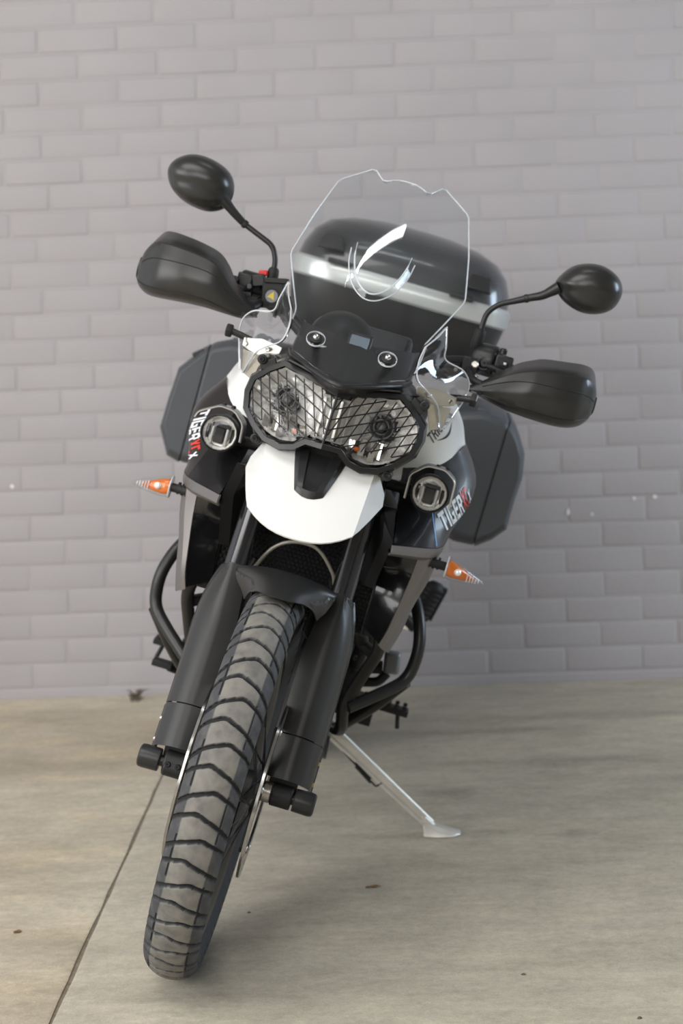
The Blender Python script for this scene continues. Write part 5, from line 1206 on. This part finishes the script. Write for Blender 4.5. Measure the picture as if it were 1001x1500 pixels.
def top_box():
    def foot(w, x0, x1, z, n=44, e=4.2):
        c = []; cx, hx = (x0+x1)/2, (x0-x1)/2
        for k in range(n):
            a = 2*PI*k/n; ca, sa = math.cos(a), math.sin(a)
            c.append((cx+hx*math.copysign(abs(ca)**(2/e), ca), w*math.copysign(abs(sa)**(2/e), sa), z))
        return c
    tb = build('top_box', loft([foot(0.20, -1.30, -1.66, 1.078), foot(0.235, -1.275, -1.68, 1.092), foot(0.262, -1.255, -1.695, 1.150), foot(0.272, -1.245, -1.70, 1.208), foot(0.272, -1.245, -1.70, 1.222)]), BLACKP, bike, 35, label='black top box with a silver band behind the screen')
    lw = [(0.270, -1.245, -1.70, 1.252), (0.268, -1.246, -1.70, 1.262), (0.262, -1.255, -1.695, 1.292), (0.246, -1.275, -1.68, 1.328), (0.216, -1.31, -1.655, 1.358), (0.165, -1.36, -1.61, 1.378), (0.095, -1.42, -1.55, 1.389), (0.02, -1.47, -1.50, 1.392)]
    build('box_lid', loft([foot(*q, e=4.2 if q[0] > 0.2 else 3.2) for q in lw]), LIDP, tb, 40, label='dark domed lid')
    build('silver_band', loft([foot(0.274, -1.242, -1.702, 1.211), foot(0.2785, -1.238, -1.706, 1.216), foot(0.2795, -1.237, -1.707, 1.236), foot(0.2775, -1.239, -1.705, 1.254), foot(0.272, -1.244, -1.70, 1.260)]), SILVERP, tb, 35, label='silver band around the top box')
    for s in (1, -1):
        build('lid_hinge', side(box((-1.243, 0.150, 1.262), (0.020, 0.060, 0.012)), s), BLACKP, tb, 30, bevel=0.003)
        build('lid_panel', side(prism([(-1.250, 0.150, 1.285), (-1.252, 0.215, 1.283), (-1.268, 0.205, 1.318), (-1.268, 0.160, 1.320)], (0.010, 0, 0.004)), s), BLACKP, tb, 30, bevel=0.003)
top_box()

# ------------------------------------------------------------------ small things on the floor
def debris():
    r = random.Random(11)
    w = bpy.data.objects.new('weed', None); COL.objects.link(w); w.location = (-0.745, 5.085, 0.0)
    tag(w, 'small dark dried weed tuft on the floor at the foot of the wall', 'weed')
    dk = mat('dried_dark_leaf', (92, 84, 72), 0.8, var=0.3, vscale=80)
    for k in range(16):
        a = r.uniform(0, 2*PI); L = r.uniform(0.02, 0.055); h = r.uniform(0.006, 0.034); b = Vector((r.uniform(-0.014, 0.014), r.uniform(-0.01, 0.01), 0.001))
        t = b+Vector((math.cos(a)*L*0.7, -abs(math.sin(a))*L*0.4, h)); m = b.lerp(t, 0.5)+Vector((0, 0, h*0.4))
        build('blade', tube(crv([b, m, t], 3), [0.0030, 0.0032, 0.003, 0.0026, 0.0020, 0.0015, 0.0006], 5), dk, w, 60)
    br = mat('brown_dry_leaf', (120, 92, 58), 0.75, var=0.2, vscale=90)
    def leaf(name, x, y, L, W, rot, m, label, cat='leaf'):
        rows = []
        for i in range(7):
            t = i/6; ww = W*math.sin(PI*min(0.98, max(0.06, t)))**0.8; row = []
            for j in (-1, -0.5, 0, 0.5, 1): row.append((L*(t-0.5), ww*j*0.5, 0.0012+0.35*W*abs(j)**2*0.4*math.sin(PI*t)+0.001*math.sin(9*t+j)))
            rows.append(row)
        mn = min(p[2] for rr in rows for p in rr); rows = [[(p[0], p[1], p[2]-mn+0.0004) for p in rr] for rr in rows]
        o = build(name, shell(rows, 0.0006, (0, 0, 1)), m, None, 60); o.location = (x, y, 0); o.rotation_euler.z = rot
        tag(o, label, cat)
    leaf('fallen_leaf', -0.037, 3.332, 0.030, 0.012, 0.15, br, 'narrow dry brown leaf lying on the concrete right of the front tyre')
    leaf('leaf_fragment', -0.703, 3.134, 0.016, 0.012, 0.6, br, 'small curled brown leaf fragment on the slab left of the floor joint')
    def crumb(x, y, q, label):
        v = [(q*r.uniform(0.7, 1.2)*math.cos(2*PI*k/7), q*r.uniform(0.5, 0.9)*math.sin(2*PI*k/7), 0) for k in range(7)]
        n = 7; top = [(p[0]*0.6, p[1]*0.6, q*0.6) for p in v]
        f = [tuple(range(n))[::-1], tuple(range(n, 2*n))]+[(k, (k+1) % n, n+(k+1) % n, n+k) for k in range(n)]
        o = build('grit_crumb', (v+top, f), dk, None, 30); o.location = (x, y, 0); tag(o, label, 'grit')
    crumb(0.219, 2.858, 0.0042, 'dark grit crumb on the bare floor in front, below the side stand')
    crumb(0.387, 2.663, 0.0048, 'dark grit crumb nearest the lower right corner of the floor')
    crumb(-0.309+0.035, 3.206, 0.0036, 'tiny dark grit crumb beside the front tyre on the floor')
debris()
